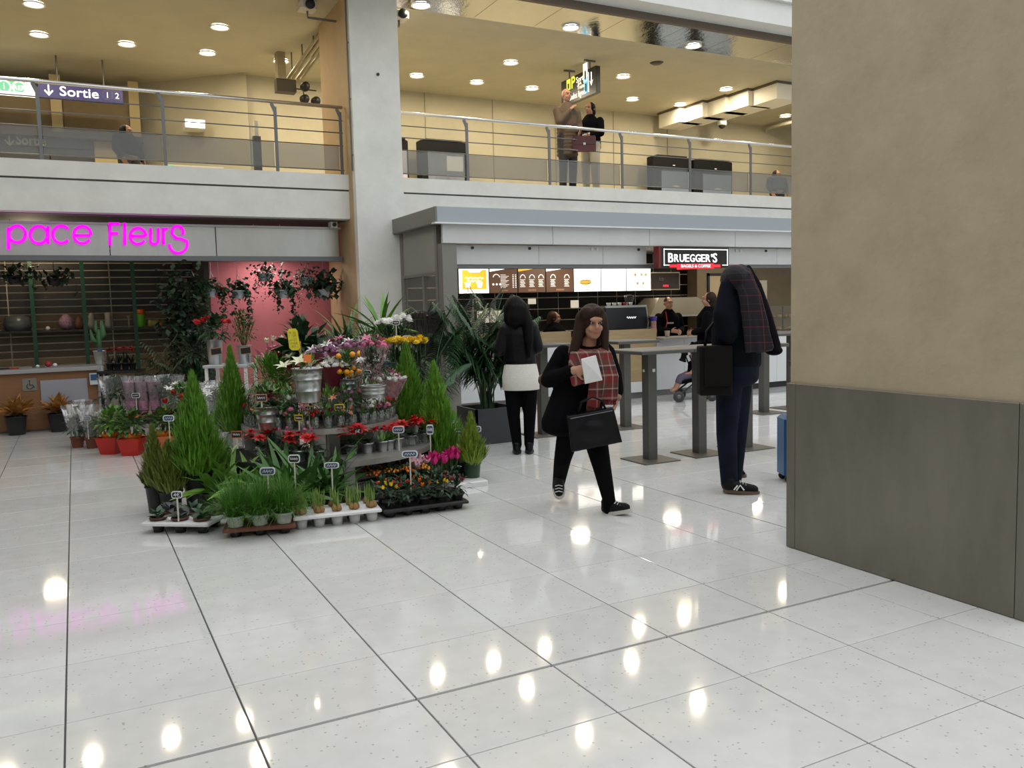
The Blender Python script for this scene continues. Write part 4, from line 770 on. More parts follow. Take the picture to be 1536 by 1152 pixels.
for k, (R, z) in enumerate(TIER):
    if k == 0: continue
    ri = TIER[k + 1][0] - .06 if k < 2 else .001
    MB().lathe([(ri, z - .045), (R, z - .045), (R, z), (ri, z)], 48, cap=False).build('tier_shelf', shl_m, stand)
    n = (10, 8, 5)[k]
    for q in range(n):
        a = 2 * PI * q / n + .2; M = Matrix.Rotation(a, 4, 'Z')
        lg_ = MB().box(R - .10, R - .02, -.045, .045, 0, z - .045, M).build('leg', shl_m, stand)
        if k == 0: MB().box(R - .06, R - .05, -.3, .3, .1, .15, M).build('cross_bar', mat('bar_dark', (.09, .09, .085), .5, .4), stand)
def on(px, py, tier): return fl(px, py, TIER[tier][1])

# ================================================================== front row on the floor
def tray_(name, c, rz, w, d, h, m, label, cells=(3, 2), lipm=None):
    t = thing(name, label, 'tray', c, rz)
    MB().bbox(-w / 2, w / 2, -d / 2, d / 2, h - .025, h, .01).build('tray_rim', lipm or m, t)
    for i in range(cells[0]):
        for j in range(cells[1]): MB().lathe([(.034, 0), (.045, h - .02)], 12).build('cell', m, t, True, loc=(-w / 2 + (i + .5) * w / cells[0], -d / 2 + (j + .5) * d / cells[1], 0))
    return t
# white tray with dark leaved violets
c = fl(281, 793); c.z = 0; rz = YAW - .15
c1 = c
t = tray_('plant_tray', c, rz, .50, .34, .085, p_black, 'white rimmed tray of dark leaved seedlings at the front left of the display', (3, 2), mat('tray_white', (.72, .72, .72), .4))
R2 = Matrix.Rotation(rz, 3, 'Z')
for k in range(6):
    i, j = k % 3, k // 3; p = c + R2 @ Vector((-.165 + .165 * i, -.085 + .17 * j, .086))
    s = thing('violet_seedling', 'dark leaved seedling in brown pot, %s in the %s row of the white rimmed tray' % (ORD[i], 'front' if j == 0 else 'back'), 'seedling', p, RND.uniform(0, 6), group='seedlings in the white rimmed tray'); pot(s, .052, .02, mat('pot_brown', (.10, .04, .025), .6), .05)
    leaves(s, 9, .09, .05, .02, g_blue if k % 2 == 0 else mat('leaf_slate', (.05, .06, .06), .45, var=.3, scale=14), 20, 70, .5, .012)
ptag(c + R2 @ Vector((.02, -.14, .088)), .17, 'black price tag on a tall white stick in the seedling tray', .075, .05, txt='4€')
# brown tray of grass
c = fl(392, 797); c.z = 0; rz = YAW + .22; R2 = Matrix.Rotation(rz, 3, 'Z')
t = tray_('plant_tray', c, rz, .48, .32, .07, p_black, 'reddish brown tray of grass pots at the front of the display', (3, 2), mat('tray_brown', (.16, .05, .03), .5))
gp0 = None
for k in range(6):
    i, j = k % 3, k // 3; p = c + R2 @ Vector((-.16 + .16 * i, -.08 + .16 * j, .071)); l = 'pot of fine long grass, %s in the %s row of the brown tray' % (ORD[i], 'front' if j == 0 else 'back')
    if k < 2:
        s = thing('grass_pot', l, 'grass pot', p, 0, 'grass pots in the brown tray'); pot(s, .056, .075, mat('pot_label', (.42, .46, .40), .5, var=.3, scale=18), .05); mb = MB()
        for q in range(520): mb.blade((RND.gauss(0, .022), RND.gauss(0, .022), .065), rdir(32, 88), RND.uniform(.18, .33), .004, RND.uniform(.4, 1.5), 4)
        o = mb.build('grass', g_grass, s); o['kind'] = 'stuff'
        if k == 0: gp0 = s
    else: s = copy_tree(gp0); s.location = p; s.rotation_euler.z = k * 1.3; s['label'] = l
ptag(c + R2 @ Vector((.06, .05, .1)), .29, 'blue and white price tag standing in the grass pots', .11, .055, face=slate_b)
# white tray of bulbs
c = fl(504, 783); c.z = 0; rz = YAW + .34; R2 = Matrix.Rotation(rz, 3, 'Z')
t = tray_('plant_tray', c, rz, .62, .30, .10, mat('cell_grey', (.55, .55, .54), .5), 'white tray of sprouting bulbs at the front of the display', (5, 2), mat('tray_white', (.72, .72, .72), .4))
bm0 = None; bulbm = mat('bulb_skin', (.30, .17, .06), .6, var=.3, scale=25)
for k in range(10):
    i, j = k % 5, k // 5; p = c + R2 @ Vector((-.248 + .124 * i, -.075 + .15 * j, .1)); l = 'cluster of sprouting bulbs, %s in the %s row of the white tray' % (ORD[i], 'front' if j == 0 else 'back')
    if k < 2:
        s = thing('sprouting_bulbs', l, 'bulbs', p, 0, 'sprouting bulbs in the white tray')
        for q in range(4): a = q * 1.57 + k; MB().lathe([(.006, 0), (.02, .008), (.022, .022), (.012, .042), (.005, .05)], 8).build('bulb', bulbm, s, True, loc=(.02 * math.cos(a), .02 * math.sin(a), 0))
        mb = MB()
        for q in range(26): mb.blade((RND.gauss(0, .02), RND.gauss(0, .02), .035), rdir(66, 88), RND.uniform(.07, .14), .010, .15, 3, fold=.3)
        o = mb.build('shoots', mat('shoot_green', (.16, .27, .05), .5, var=.3, scale=14), s); o['kind'] = 'stuff'
        if k == 0: bm0 = s
    else: s = copy_tree(bm0); s.location = p; s.rotation_euler.z = k * 1.1; s['label'] = l
ptag(c + R2 @ Vector((-.26, .13, .1)), .34, 'black price tag on a cream stick at the left of the bulbs', .085, .06); ptag(c + R2 @ Vector((.0, .1, .1)), .28, 'pale blue price tag on a stick in the middle of the bulbs', .11, .045, face=slate_b)
# black tray of red and yellow peppers / flowers
def bloom_tray(cpx, cpy, rz, nx, ny, cols, label, lab, w=.66, d=.32):
    c = fl(cpx, cpy); c.z = 0; R2 = Matrix.Rotation(rz, 3, 'Z'); tray_('plant_tray', c, rz, w, d, .07, p_black, label, (nx, ny))
    for k in range(nx * ny):
        i, j = k % nx, k // nx; p = c + R2 @ Vector((-w / 2 + (i + .5) * w / nx, -d / 2 + (j + .5) * d / ny, .071)); s = thing('flowering_plant', lab % (ORD[i], ('front', 'back', 'rear')[j]), 'flowering plant', p, RND.uniform(0, 6), group=label)
        pot(s, .05, .05, p_black); bush(s, (0, 0, .09), .085, 60, .06, .028, g_dark)
        m_, kind, r_, n_ = cols[k % len(cols)]; blooms(s, kind, r_, m_, ring_pts(n_, .06, .165, .02), .5)
    return c, R2
c, R2 = bloom_tray(632, 765, YAW + .42, 5, 2, [(yel, 'cup', .026, 5), (red, 'cup', .022, 4), (ora, 'cup', .024, 5), (yel, 'cup', .024, 5), (mar, 'pom', .03, 4), (ora, 'cup', .02, 5), (red, 'cup', .02, 5), (ora, 'cup', .02, 4), (mar, 'pom', .025, 3), (red, 'cup', .02, 4)], 'black tray of yellow and red flowers at the front right of the display', 'small flowering plant, %s in the %s row of the front black tray')
ptag(c + R2 @ Vector((-.08, -.02, .1)), .32, 'white edged price tag leaning over the front black tray', .12, .05, face=slate_b)
c, R2 = bloom_tray(596, 742, YAW + .42, 4, 2, [(ora, 'berry', .012, 16), (mat('berry_amber', (.65, .25, .02), .4), 'berry', .012, 14)], 'black tray of orange berry plants behind the front flower tray', 'orange berry plant, %s in the %s row of the rear black tray', .56, .3)
ptag(c + R2 @ Vector((.06, .1, .1)), .40, 'grey price tag with white edge on a stick before the metal shelf', .10, .06, face=slate_b)
# cyclamen in the right corner
for k, (px_, py_, m_, l, n_) in enumerate(((628, 738, mat('petal_pale_pink', (.70, .45, .50), .5), 'pale pink cyclamen beside the magenta ones', 8), (655, 735, mag, 'magenta cyclamen right of the pale pink one', 12), (678, 728, mag, 'magenta cyclamen, middle of the right corner', 13), (697, 720, red, 'red cyclamen under the right hand cypress', 8))):
    c = fl(px_, py_); s = thing('potted_cyclamen', l, 'cyclamen', c); pot(s, .06, .11, p_black); leaves(s, 26, .10, .07, .12, g_blue, 5, 50, .3, .02, sep=False, seg=3); blooms(s, 'wing', .05, m_, ring_pts(n_, .085, .27, .03), .5, stem=.12)
ptag(fl(648, 730) + Vector((0, 0, .0)), .46, 'tilted white edged price tag above the magenta cyclamen', .06, .085, face=slate_b)
ptag(fl(715, 722), .44, 'dark price tag with pale edge at the right end of the display', .11, .055, face=slate_b); ptag(fl(690, 716), .40, 'small green price tag in the low cypress', .06, .045, face=mat('slate_green', (.06, .12, .05), .5), border=mat('tag_green', (.2, .3, .12), .5))
tag(MB().bbox(-.16, .16, -.1, .1, 0, .05, .01).build('plant_tray', mat('tray_white', (.72, .72, .72), .4), None, loc=fl(700, 729), rot=(0, 0, YAW + .5)), 'small white tray at the right corner under the green pot', 'tray')
# cypresses
def conifer(px_, py_, z, R, Hh, ph, pr_, pm, m, label, n=2200, sharp=.8, lean=(0, 0)):
    c = fl(px_, py_, z); t = thing('potted_cypress', label, 'cypress', c); pot(t, pr_, ph, pm); cone_foliage(t, R, Hh, ph * .9, m, n, sharp, lean); return t
conifer(300, 764, 0, .25, .80, .32, .115, p_black, g_con, 'large feathery cypress in a black pot at the left of the display', 3200, .75)
conifer(236, 768, 0, .115, .50, .21, .075, p_black, g_olive, 'small yellowish cypress, leftmost of the display', 1500, .6)
conifer(258, 770, 0, .15, .40, .18, .085, p_black, g_olive, 'small bushy cypress between the large one and the leftmost', 1600, .5)
conifer(331, 752, 0, .10, .34, .2, .085, p_black, g_con, 'low dark cypress in a black pot behind the variegated leaves', 900, .5)
conifer(353, 672, .35, .20, .76, .16, .095, jarg, g_con, 'slim pointed cypress in a glass pot with an orange price tag', 2600, .85)
ptag(fl(357, 684, .40) + Vector((0, 0, .06)), .09, 'black price tag in an orange frame at the glass potted cypress', .085, .055, 'rect', mat('tag_orange', (.55, .13, .03), .5))
conifer(614, 652, .35, .25, .74, .14, .105, jarg, g_con, 'bright cypress in a glass pot on the right of the stand', 2800, .8)
ptag(fl(640, 652, .36), .16, 'small clear price tag by the right hand glass pot', .05, .012)
conifer(667, 716, 0, .25, .98, .1, .09, p_black, g_con, 'tallest leaning cypress at the right front of the display', 3600, .62, (-.06, .03))
conifer(709, 724, 0, .14, .45, .18, .075, mat('pot_green', (.02, .06, .025), .3), g_lime, 'small lime cypress in a green pot at the right end', 1700, .7)
# broad leaved plants
varm = mat('leaf_variegated', (.19, .36, .06), .42, var=.5, scale=10, objvar=.2, stretch=(1, 6, 1))
for k, (px_, py_, l, L, n, m_) in enumerate(((322, 765, 'variegated leafy plant left of the grass pots', .40, 26, varm), (352, 762, 'variegated leafy plant behind the grass pots, middle', .42, 28, varm), (385, 760, 'variegated leafy plant behind the grass pots, right', .40, 26, varm), (425, 772, 'deep green strap leaved plant behind the bulbs, left', .46, 28, g_leaf), (462, 768, 'deep green strap leaved plant behind the bulbs, middle', .46, 30, g_leaf), (497, 764, 'deep green strap leaved plant behind the bulbs, right', .42, 28, g_leaf))):
    c = fl(px_, py_); s = thing('leafy_plant', l, 'leafy plant', c, k * 1.1); pot(s, .075, .14, p_black); leaves(s, n, L, .07 if k < 3 else .052, .13, m_, 15, 80, .75 if k < 3 else .4, .02)
ptag(fl(345, 755), .42, 'dark price tag among the variegated leaves', .085, .045)

# ================================================================== on the tiers
def poinsettia(px_, py_, z, l, n=3, r=.085, h=.10, m=None):
    c = fl(px_, py_, z); s = thing('poinsettia', l, 'poinsettia', c, RND.uniform(0, 6)); pot(s, .05, h * .9, zinc if RND.random() < .5 else jarg); leaves(s, 12, .10, .045, h, g_dark, 0, 45, .5, .015, sep=False, seg=3)
    blooms(s, 'star', r, m or red, [(.075 * math.cos(2.1 * k), .075 * math.sin(2.1 * k), h + .075 + .015 * k) for k in range(n)], .3, stem=h)
for k, (x, y, l, n, m_) in enumerate(((528, 683, 'red poinsettia at the left end of the low shelf', 4, None), (551, 680, 'red poinsettia, second on the low shelf', 4, None), (596, 672, 'small red poinsettia in the middle of the low shelf', 2, None), (617, 668, 'red poinsettia at the right end of the low shelf', 4, None), (636, 664, 'red and white poinsettia tucked against the tall cypress', 3, None), (392, 690, 'red poinsettia at the left of the lower shelf above the leaves', 4, None), (450, 692, 'red poinsettia in the middle above the strap leaves', 4, None), (478, 692, 'small red poinsettia above the bulbs', 2, None))): poinsettia(x, y, .35, l, n, m=m_)
for k, (x, y) in enumerate(((574, 677), (584, 675))):
    s = thing('red_bud_plant', ('light green plant with upright red buds on the low shelf, left', 'light green plant with upright red buds on the low shelf, right')[k], 'budding plant', fl(x, y, .35)); pot(s, .045, .09, zinc); leaves(s, 12, .09, .04, .09, g_bright, 20, 70, .5, .015, sep=False); blooms(s, 'cup', .022, red, ring_pts(4, .06, .2, .02), .3, stem=.09)
for k, (x, y) in enumerate(((410, 688), (428, 690), (465, 690))):
    s = thing('red_bud_plant', ('plant with a single dark red bud, left of the three above the leaves', 'plant with pink buds, middle of the three above the leaves', 'plant with pale stems and pink buds, right of the three above the leaves')[k], 'budding plant', fl(x, y, .35)); pot(s, .045, .08, zinc); bush(s, (0, 0, .13), .07, 50, .05, .02, g_blue); blooms(s, 'cup', .024, red if k == 0 else pinkp, ring_pts(3 - (k == 0) * 1, .05, .24, .02), .3, stem=.08)
# glass jars with cut stems around the middle tier
jm = MB().lathe([(.03, .001), (.034, .006), (.036, .07), (.03, .085), (.033, .095), (.029, .095)], 14, cap=False).mesh('jar', jarg, True); jw = MB().lathe([(.001, .003), (.031, .003), (.033, .05), (.001, .05)], 12, cap=False).mesh('water', clear('water', (.85, .92, .9), .08, dif=(.5, .55, .5)), True)
rng = [pinkp, sal, whi, red, sal, pinkp, mar, lil]
names = {'petal_pink': 'pink', 'petal_salmon': 'salmon', 'petal_white': 'white', 'petal_red': 'red', 'petal_maroon': 'maroon', 'petal_lilac': 'lilac'}
for k in range(19):
    a = math.radians(-168 + k * 9.6); R = .615
    wp = TC + Vector((R * math.cos(a + YAW), R * math.sin(a + YAW), .58)); m_ = rng[(k * 3) % 8]
    s = thing('glass_jar', 'small glass jar with %s flowers, %s from the left on the middle tier' % (names[m_.name], ORD[k]), 'jar', wp, RND.uniform(0, 6), group='glass jars around the middle tier'); link('jar', jm, s); link('water', jw, s)
    mb = MB()
    for q in range(16): mb.blade((0, 0, .06), rdir(45, 85), RND.uniform(.06, .15), .022, .5, 3, fold=.2)
    o = mb.build('leaves', g_leaf if k % 3 else g_blue, s); o['kind'] = 'stuff'; blooms(s, ('cup', 'pom', 'star')[k % 3], .03, m_, ring_pts(2 + k % 2, .05, .13 + .03 * (k % 3), .03), .6, stem=.03)
# second ring: bunches behind the jars
for k in range(9):
    a = math.radians(-160 + k * 18); wp = TC + Vector((.49 * math.cos(a + YAW), .49 * math.sin(a + YAW), .58)); m_ = (sal, lil, pinkp, whi, mar)[k % 5]
    s = thing('flower_bunch', 'loose bunch of %s flowers with long leaves, %s from the left behind the jars' % (names[m_.name], ORD[k]), 'bunch', wp, RND.uniform(0, 6), group='loose bunches behind the jars'); pot(s, .05, .1, zinc if k % 2 else jarg, .042); bush(s, (0, 0, .2), .10, 90, .09, .02, (g_leaf, g_blue, g_bright)[k % 3]); blooms(s, ('pom', 'cup', 'lily')[k % 3], .035, m_, ring_pts(4, .08, .27, .04), .6, stem=.1)
def bucket(c, r, h, l, rb=None, rz=0): s = thing('zinc_bucket', l, 'bucket', c, rz); pot(s, r, h, zinc, rb or r * .74, .006, name='bucket', ribs=2); return s
s = bucket(on(402, 644, 1), .095, .19, 'galvanised bucket with red foil plants at the left of the middle tier'); bush(s, (0, 0, .22), .10, 90, .07, .03, g_leaf); blooms(s, 'star', .07, mar, ring_pts(4, .09, .29, .02), .4)
ptag(on(395, 646, 1) + Vector((-.02, -.1, .2)), .05, 'black price tag in a brown frame on the left zinc bucket', .09, .06, 'rect', mat('tag_wood', (.42, .22, .13), .6))
s = bucket(fl(463, 603, .81), .118, .27, 'largest galvanised bucket at the front of the top tier'); bush(s, (0, 0, .26), .09, 60, .09, .02, g_bright); blooms(s, 'lily', .07, mat('petal_cream', (.72, .72, .5), .5), ring_pts(6, .12, .36, .05, c=(-.08, 0)), .7, stem=.2)
MB().box(-.06, .0, -.15, -.145, .32, .38).build('orange_card', mat('orange_card', (.75, .2, .03), .5), s)
s = bucket(fl(523, 592, .81), .078, .14, 'small galvanised bucket with an orange fruit tree'); bush(s, (0, 0, .24), .12, 150, .06, .026, g_leaf); blooms(s, 'berry', .022, mat('mandarin', (.85, .33, .01), .4), [(RND.uniform(-.1, .09), -.09 + RND.uniform(-.03, .05), RND.uniform(.15, .36)) for _ in range(14)], .1, name='fruit', stem=.12)
s = bucket(fl(560, 596, .81), .105, .10, 'low grey bucket with a dark green bush on the top tier', .09); bush(s, (0, 0, .22), .17, 420, .06, .014, g_dark); blooms(s, 'star', .04, whi, ring_pts(7, .13, .33, .03), .6)
s = thing('leafy_plant', 'feathery bright green fern left of the big bucket', 'fern', XY(405, 7.35) + Vector((0, 0, .58))); pot(s, .08, .13, zinc); bush(s, (0, 0, .34), .22, 900, .11, .014, g_bright, flat=.9)
s = thing('leafy_plant', 'dark glossy broad leaved plant at the top of the stand', 'leafy plant', XY(455, 7.55) + Vector((0, 0, .81))); pot(s, .07, .13, p_black); leaves(s, 44, .28, .11, .34, g_dark, -15, 80, .8, .06); MB().tube([(0, 0, .1), (0, 0, .34)], .012, 6).build('stem', stem_g, s); bush(s, (0, 0, .42), .18, 110, .14, .07, g_dark, 'inner_leaves')
s = thing('lily_pot', 'pot of pink streaked lilies beside the pink wall', 'lilies', XY(418, 8.0) + Vector((0, 0, 0))); pot(s, .09, .75, mat('pot_purple', (.14, .05, .075), .5), .08); bush(s, (0, 0, .95), .13, 90, .11, .03, g_leaf); blooms(s, 'lily', .10, pinkp, ring_pts(11, .17, 1.16, .07), .8, stem=.7); blooms(s, 'cup', .04, mat('petal_cream', (.72, .72, .5), .5), ring_pts(6, .13, 1.28, .05), .6, name='bud', stem=.8); blooms(s, 'lily', .07, whi, ring_pts(4, .1, 1.17, .06), .8)
s = thing('amaryllis_pot', 'pot of red and white amaryllis below the lilies', 'amaryllis', XY(424, 7.55) + Vector((0, 0, .58))); pot(s, .06, .12, jarg); bush(s, (0, 0, .25), .08, 40, .16, .025, g_leaf); blooms(s, 'lily', .09, red, ring_pts(6, .1, .52, .05), .8, stem=.1); blooms(s, 'lily', .06, whi, ring_pts(2, .06, .54, .04), .8)
s = thing('lily_pot', 'pot of yellow green buds behind the dark glossy plant', 'lilies', XY(492, 8.2)); pot(s, .08, .8, p_black); bush(s, (0, 0, 1.05), .15, 150, .14, .02, mat('leaf_yellow', (.25, .28, .05), .5))
for k, (px_, d, zt, m_, wm, l) in enumerate(((485, 7.3, .36, lil, 'wrap_maroon', 'pink bouquet in maroon wrap at the front of the top tier'), (508, 7.5, .40, lil, 'wrap_pink', 'pink bouquet in pale wrap behind the orange tree'), (533, 7.45, .40, lil, 'wrap_pink', 'lilac bouquet in pale wrap right of the orange tree'), (560, 7.5, .40, pinkp, 'wrap_pink', 'tall pink bouquet beside the right hand cypress'), (497, 7.1, .25, whi, 'wrap_maroon', 'white bouquet in dark wrap between the zinc buckets'), (582, 7.45, .33, whi, 'wrap_pink', 'white and pink bouquet half behind the right hand cypress'))):
    s = thing('wrapped_bouquet', l, 'bouquet', XY(px_, d) + Vector((0, 0, .81 if k not in (5,) else .58)), RND.uniform(0, 6)); wm_ = mat('wrap_maroon', (.16, .012, .03), .4) if wm == 'wrap_maroon' else clear('wrap_pink', (.9, .7, .75), .35, dif=(.6, .35, .42))
    prf = [(.035, 0), (.05, zt * .4), (.12, zt * .78), (.155, zt)]; mb = MB().lathe(prf, 14, cap=False); mb.v = [(x * (1 + .12 * math.sin(9 * math.atan2(y, x))), y * (1 + .12 * math.sin(9 * math.atan2(y, x))), z) for x, y, z in mb.v]; mb.build('wrap', wm_, s, True)
    MB().lathe([(.001, 0), (.035, 0), (.035, .05), (.001, .05)], 10).build('stem_bundle', stem_g, s); bush(s, (0, 0, zt * .9), .09, 60, .06, .02, g_leaf); blooms(s, 'pom', .034, m_, ring_pts(22, .15, zt + .03, .03), .6); blooms(s, 'lily', .05, whi if k % 2 == 0 else pinkp, ring_pts(5, .11, zt + .06, .03), .7)
s = thing('price_tag', 'large yellow price card on a wooden stick above the big bucket', 'price tag', fl(463, 603, .81), YAW, group='price tags of the flower display'); MB().box(-.055, -.04, .0, .008, .25, .48).build('stick', mat('stick_wood', (.35, .22, .07), .6), s); yq = mat('tag_yellow', (.75, .62, .02), .5)
MB().prism([(-.13, .43), (-.11, .41), (-.06, .41), (-.045, .43), (-.06, .56), (-.075, .58), (-.125, .58), (-.14, .56)], -.006, 0).build('tag_border', yq, s); MB().prism([(-.125, .435), (-.06, .435), (-.075, .56), (-.13, .56)], -.009, -.006).build('tag_face', mat('tag_yellow_print', (.6, .5, .03), .5, var=.7, scale=60), s)
for k, (x, y, d, l, st, w, b) in enumerate(((443, 640, 6.66, 'black price tag with yellow edge in front of the jars', .08, .065, yq), (459, 625, 6.75, 'black price tag with yellow frame above the jars', .14, .065, yq), (505, 625, 6.8, 'black price tag with yellow frame on a yellow stick', .14, .075, yq), (531, 646, 6.7, 'small black price tag hanging on the middle tier edge', .0, .065, slate))): ptag(XY(x, d) + Vector((0, 0, .58 if st else .53)), st, l, w, .05, 'rect', b, txt='6€' if k in (1, 3) else None)
for k, (px_, py_, z, l) in enumerate(((499, 553, .95, 'black price tag between the bouquets'), (549, 560, .95, 'dark price tag beside the orange tree'))): ptag(XY(px_, 7.08) + Vector((0, 0, .81)), pdep(px_, py_, 7.08).z - .83, l, .07, .05)

# ================================================================== behind the stand
bs = thing('display_bench', 'low grey bench behind the round flower stand', 'bench', XY(560, 8.75), YAW); MB().bbox(-.7, .6, -.25, .25, .50, .55, .005).build('bench_top', shl_m, bs)
for x in (-.62, .52):
    for y in (-.2, .2): MB().box(x - .025, x + .025, y - .025, y + .025, 0, .5).build('leg', shl_m, bs)
def binbunch(px_, d, zb, hb, top, m_, kind, r_, n_, l, rr, bm):
    c = XY(px_, d); c.z = zb; s = thing('flower_bucket', l, 'flower bucket', c); pot(s, .10, hb, bm, .08); bush(s, (0, 0, (hb + top) / 2), .10, 120, .12, .02, g_dark); blooms(s, kind, r_, m_, ring_pts(n_, rr, top, .025), .3, stem=hb * .8); return s
binbunch(583, 8.5, .55, .45, 1.42 - .55 + .0, whi, 'pom', .05, 12, 'bucket of white chrysanthemums behind the right hand cypress, left', .11, mat('bucket_blue', (.03, .07, .12), .4)); binbunch(603, 8.55, .55, .45, .90, whi, 'pom', .05, 12, 'bucket of white chrysanthemums behind the right hand cypress, right', .12, p_black)
ptag(Vector((pdep(594, 484, 8.32).x, pdep(594, 484, 8.32).y, .55)), pdep(594, 484, 8.32).z - .57, 'black price tag on the white chrysanthemums', .075, .05)
for k, px_ in enumerate((594, 612, 627)): binbunch(px_, 8.05, 0, .75, ZZ(px_, 508, 8.05), yel, 'pom', .05, 10, 'bucket of yellow chrysanthemums, %s from the left' % ORD[k], .10, p_black)
ptag(XY(611, 8.2), pdep(611, 510, 8.2).z, 'blue price tag behind the yellow chrysanthemums', .08, .05, face=slate_b)
for k, (px_, d, yt, L, W, n, m_, l) in enumerate(((573, 9.3, 437, .55, .045, 34, g_bright, 'tall bright green dracaena before the white column'), (550, 9.1, 470, .45, .045, 26, g_leaf, 'lower yellowish dracaena left of the bright one'), (520, 9.5, 455, .6, .03, 46, g_leaf, 'fine leaved green palm left of the white column'), (512, 9.0, 480, .4, .035, 30, g_dark, 'dark bushy dracaena under the fine leaved palm'))):
    zt = ZZ(px_, yt, d); s = thing('dracaena', l, 'dracaena', XY(px_, d), k); pot(s, .15, .3, p_black); MB().tube([(0, 0, .25), (.02, 0, zt - L * .75)], [.025, .016], 7).build('trunk', mat('bark_grey', (.12, .10, .08), .8), s); leaves(s, n, L, W, zt - L * .85, m_, -5, 86, .7, .02); bush(s, (0, 0, zt - L * 1.15), .22, 70, .26, .03, m_, 'lower_leaves')
s = thing('dried_grass', 'dark grey dried grass fringe in front of the cafe side window', 'dried grass', XY(640, 9.6)); pot(s, .14, .6, p_black); mb = MB()
for q in range(420): x = RND.uniform(-.22, .22); mb.tube([(x * .4, RND.uniform(-.06, .06), .55), (x, RND.uniform(-.1, .1), ZZ(640, 470, 9.6) + RND.uniform(-.04, .03)), (x * 1.1, RND.uniform(-.16, .16), ZZ(640, 510, 9.6))], .003, 3)
o = mb.build('grass', mat('dry_grey', (.05, .04, .035), .7, var=.5, scale=20), s); o['kind'] = 'stuff'; leaves(s, 12, .35, .03, ZZ(640, 480, 9.6), mat('leaf_grey', (.10, .12, .12), .6), 0, 60, .5, .03)
# palm in the dark square planter
pc = Vector((4.13, 8.66, 0)); pp = thing('kentia_palm', 'large dark green palm in a square charcoal planter beside the woman in the white skirt', 'palm', pc)
plm = mat('planter_charcoal', (.045, .05, .058), .5)
for q in range(4): MB().box(-.26, .26, -.26, -.235, 0, .40, Matrix.Rotation(q * PI / 2, 4, 'Z')).build('planter_side', plm, pp)
MB().box(-.235, .235, -.235, .235, 0, .33).build('soil', soil, pp)
fr = [frond(L, 40, .022, g_palm, a) for L, a in ((1.55, .8), (1.42, 1.05), (1.2, 1.3), (.95, 1.5))]
for k in range(34): link('frond', fr[(0, 0, 1, 1, 2, 3, 2, 1)[k % 8]], pp, (RND.uniform(-.07, .07), RND.uniform(-.07, .07), .33), (RND.uniform(-.1, .1), RND.uniform(-.12, .1), k * 2.4), RND.uniform(.85, 1.03))
for k in range(5): MB().tube([(.05 * math.cos(k * 1.3), .05 * math.sin(k * 1.3), .3), (.06 * math.cos(k * 1.3), .06 * math.sin(k * 1.3), .8)], [.016, .009], 6).build('stem', mat('palm_stem', (.12, .13, .05), .5), pp)
s2 = thing('kentia_palm', 'dark palm between the tall cypress and the planter palm', 'palm', XY(640, 8.9)); pot(s2, .16, .3, p_black)
for k in range(10): link('frond', fr[k % 4], s2, (RND.uniform(-.05, .05), RND.uniform(-.05, .05), .26), (0, RND.uniform(-.1, .15), k * 2.4 + .6), RND.uniform(.7, .9))
# ================================================================== left of the stand and in the shop front
crot = mat('croton_leaf', (.33, .15, .03), .5, var=.6, scale=9, objvar=.3)
for k, (px_, py_, l) in enumerate(((26, 652, 'orange leaved croton in a black pot at the left edge'), (89, 647, 'orange leaved croton in a black pot before the grey panel'))):
    c = fl(px_, py_); s = thing('potted_croton', l, 'croton', c); pot(s, .125, .25, p_black, .10); leaves(s, 44, .27, .075, .26, crot, 12, 85, .35, .02, fold=.35); leaves(s, 10, .16, .05, .25, g_dark, 5, 50, .4, .03, sep=False)
for k, (px_, py_, l) in enumerate(((117, 671, 'white cyclamen wrapped in clear film in a terracotta pot, left'), (139, 672, 'white cyclamen wrapped in clear film in a terracotta pot, right'), (128, 660, 'pale flowers wrapped in clear film behind the two terracotta pots'))):
    c = fl(px_, py_); s = thing('wrapped_cyclamen', l, 'wrapped plant', c, k); pot(s, .075, .13, terr, .058)
    mb = MB().lathe([(.065, .12), (.10, .25), (.15, .46), (.165, .5)], 16, cap=False); mb.v = [(x * (1 + .1 * math.sin(7 * math.atan2(y, x))), y * (1 + .1 * math.sin(7 * math.atan2(y, x))), z) for x, y, z in mb.v]; mb.build('clear_wrap', film, s, True)
    bush(s, (0, 0, .24), .11, 110, .07, .04, g_blue); blooms(s, 'wing', .035, whi, ring_pts(11, .11, .41, .05), .6, stem=.14)
ptag(fl(134, 673) + Vector((0, -.06, .12)), .22, 'blue price tag on a stick in the film wrapped cyclamen', .09, .05, face=slate_b)
bagm = mat('red_bag', (.55, .02, .012), .45, objvar=.1); tis = mat('orange_tissue', (.85, .24, .02), .6)
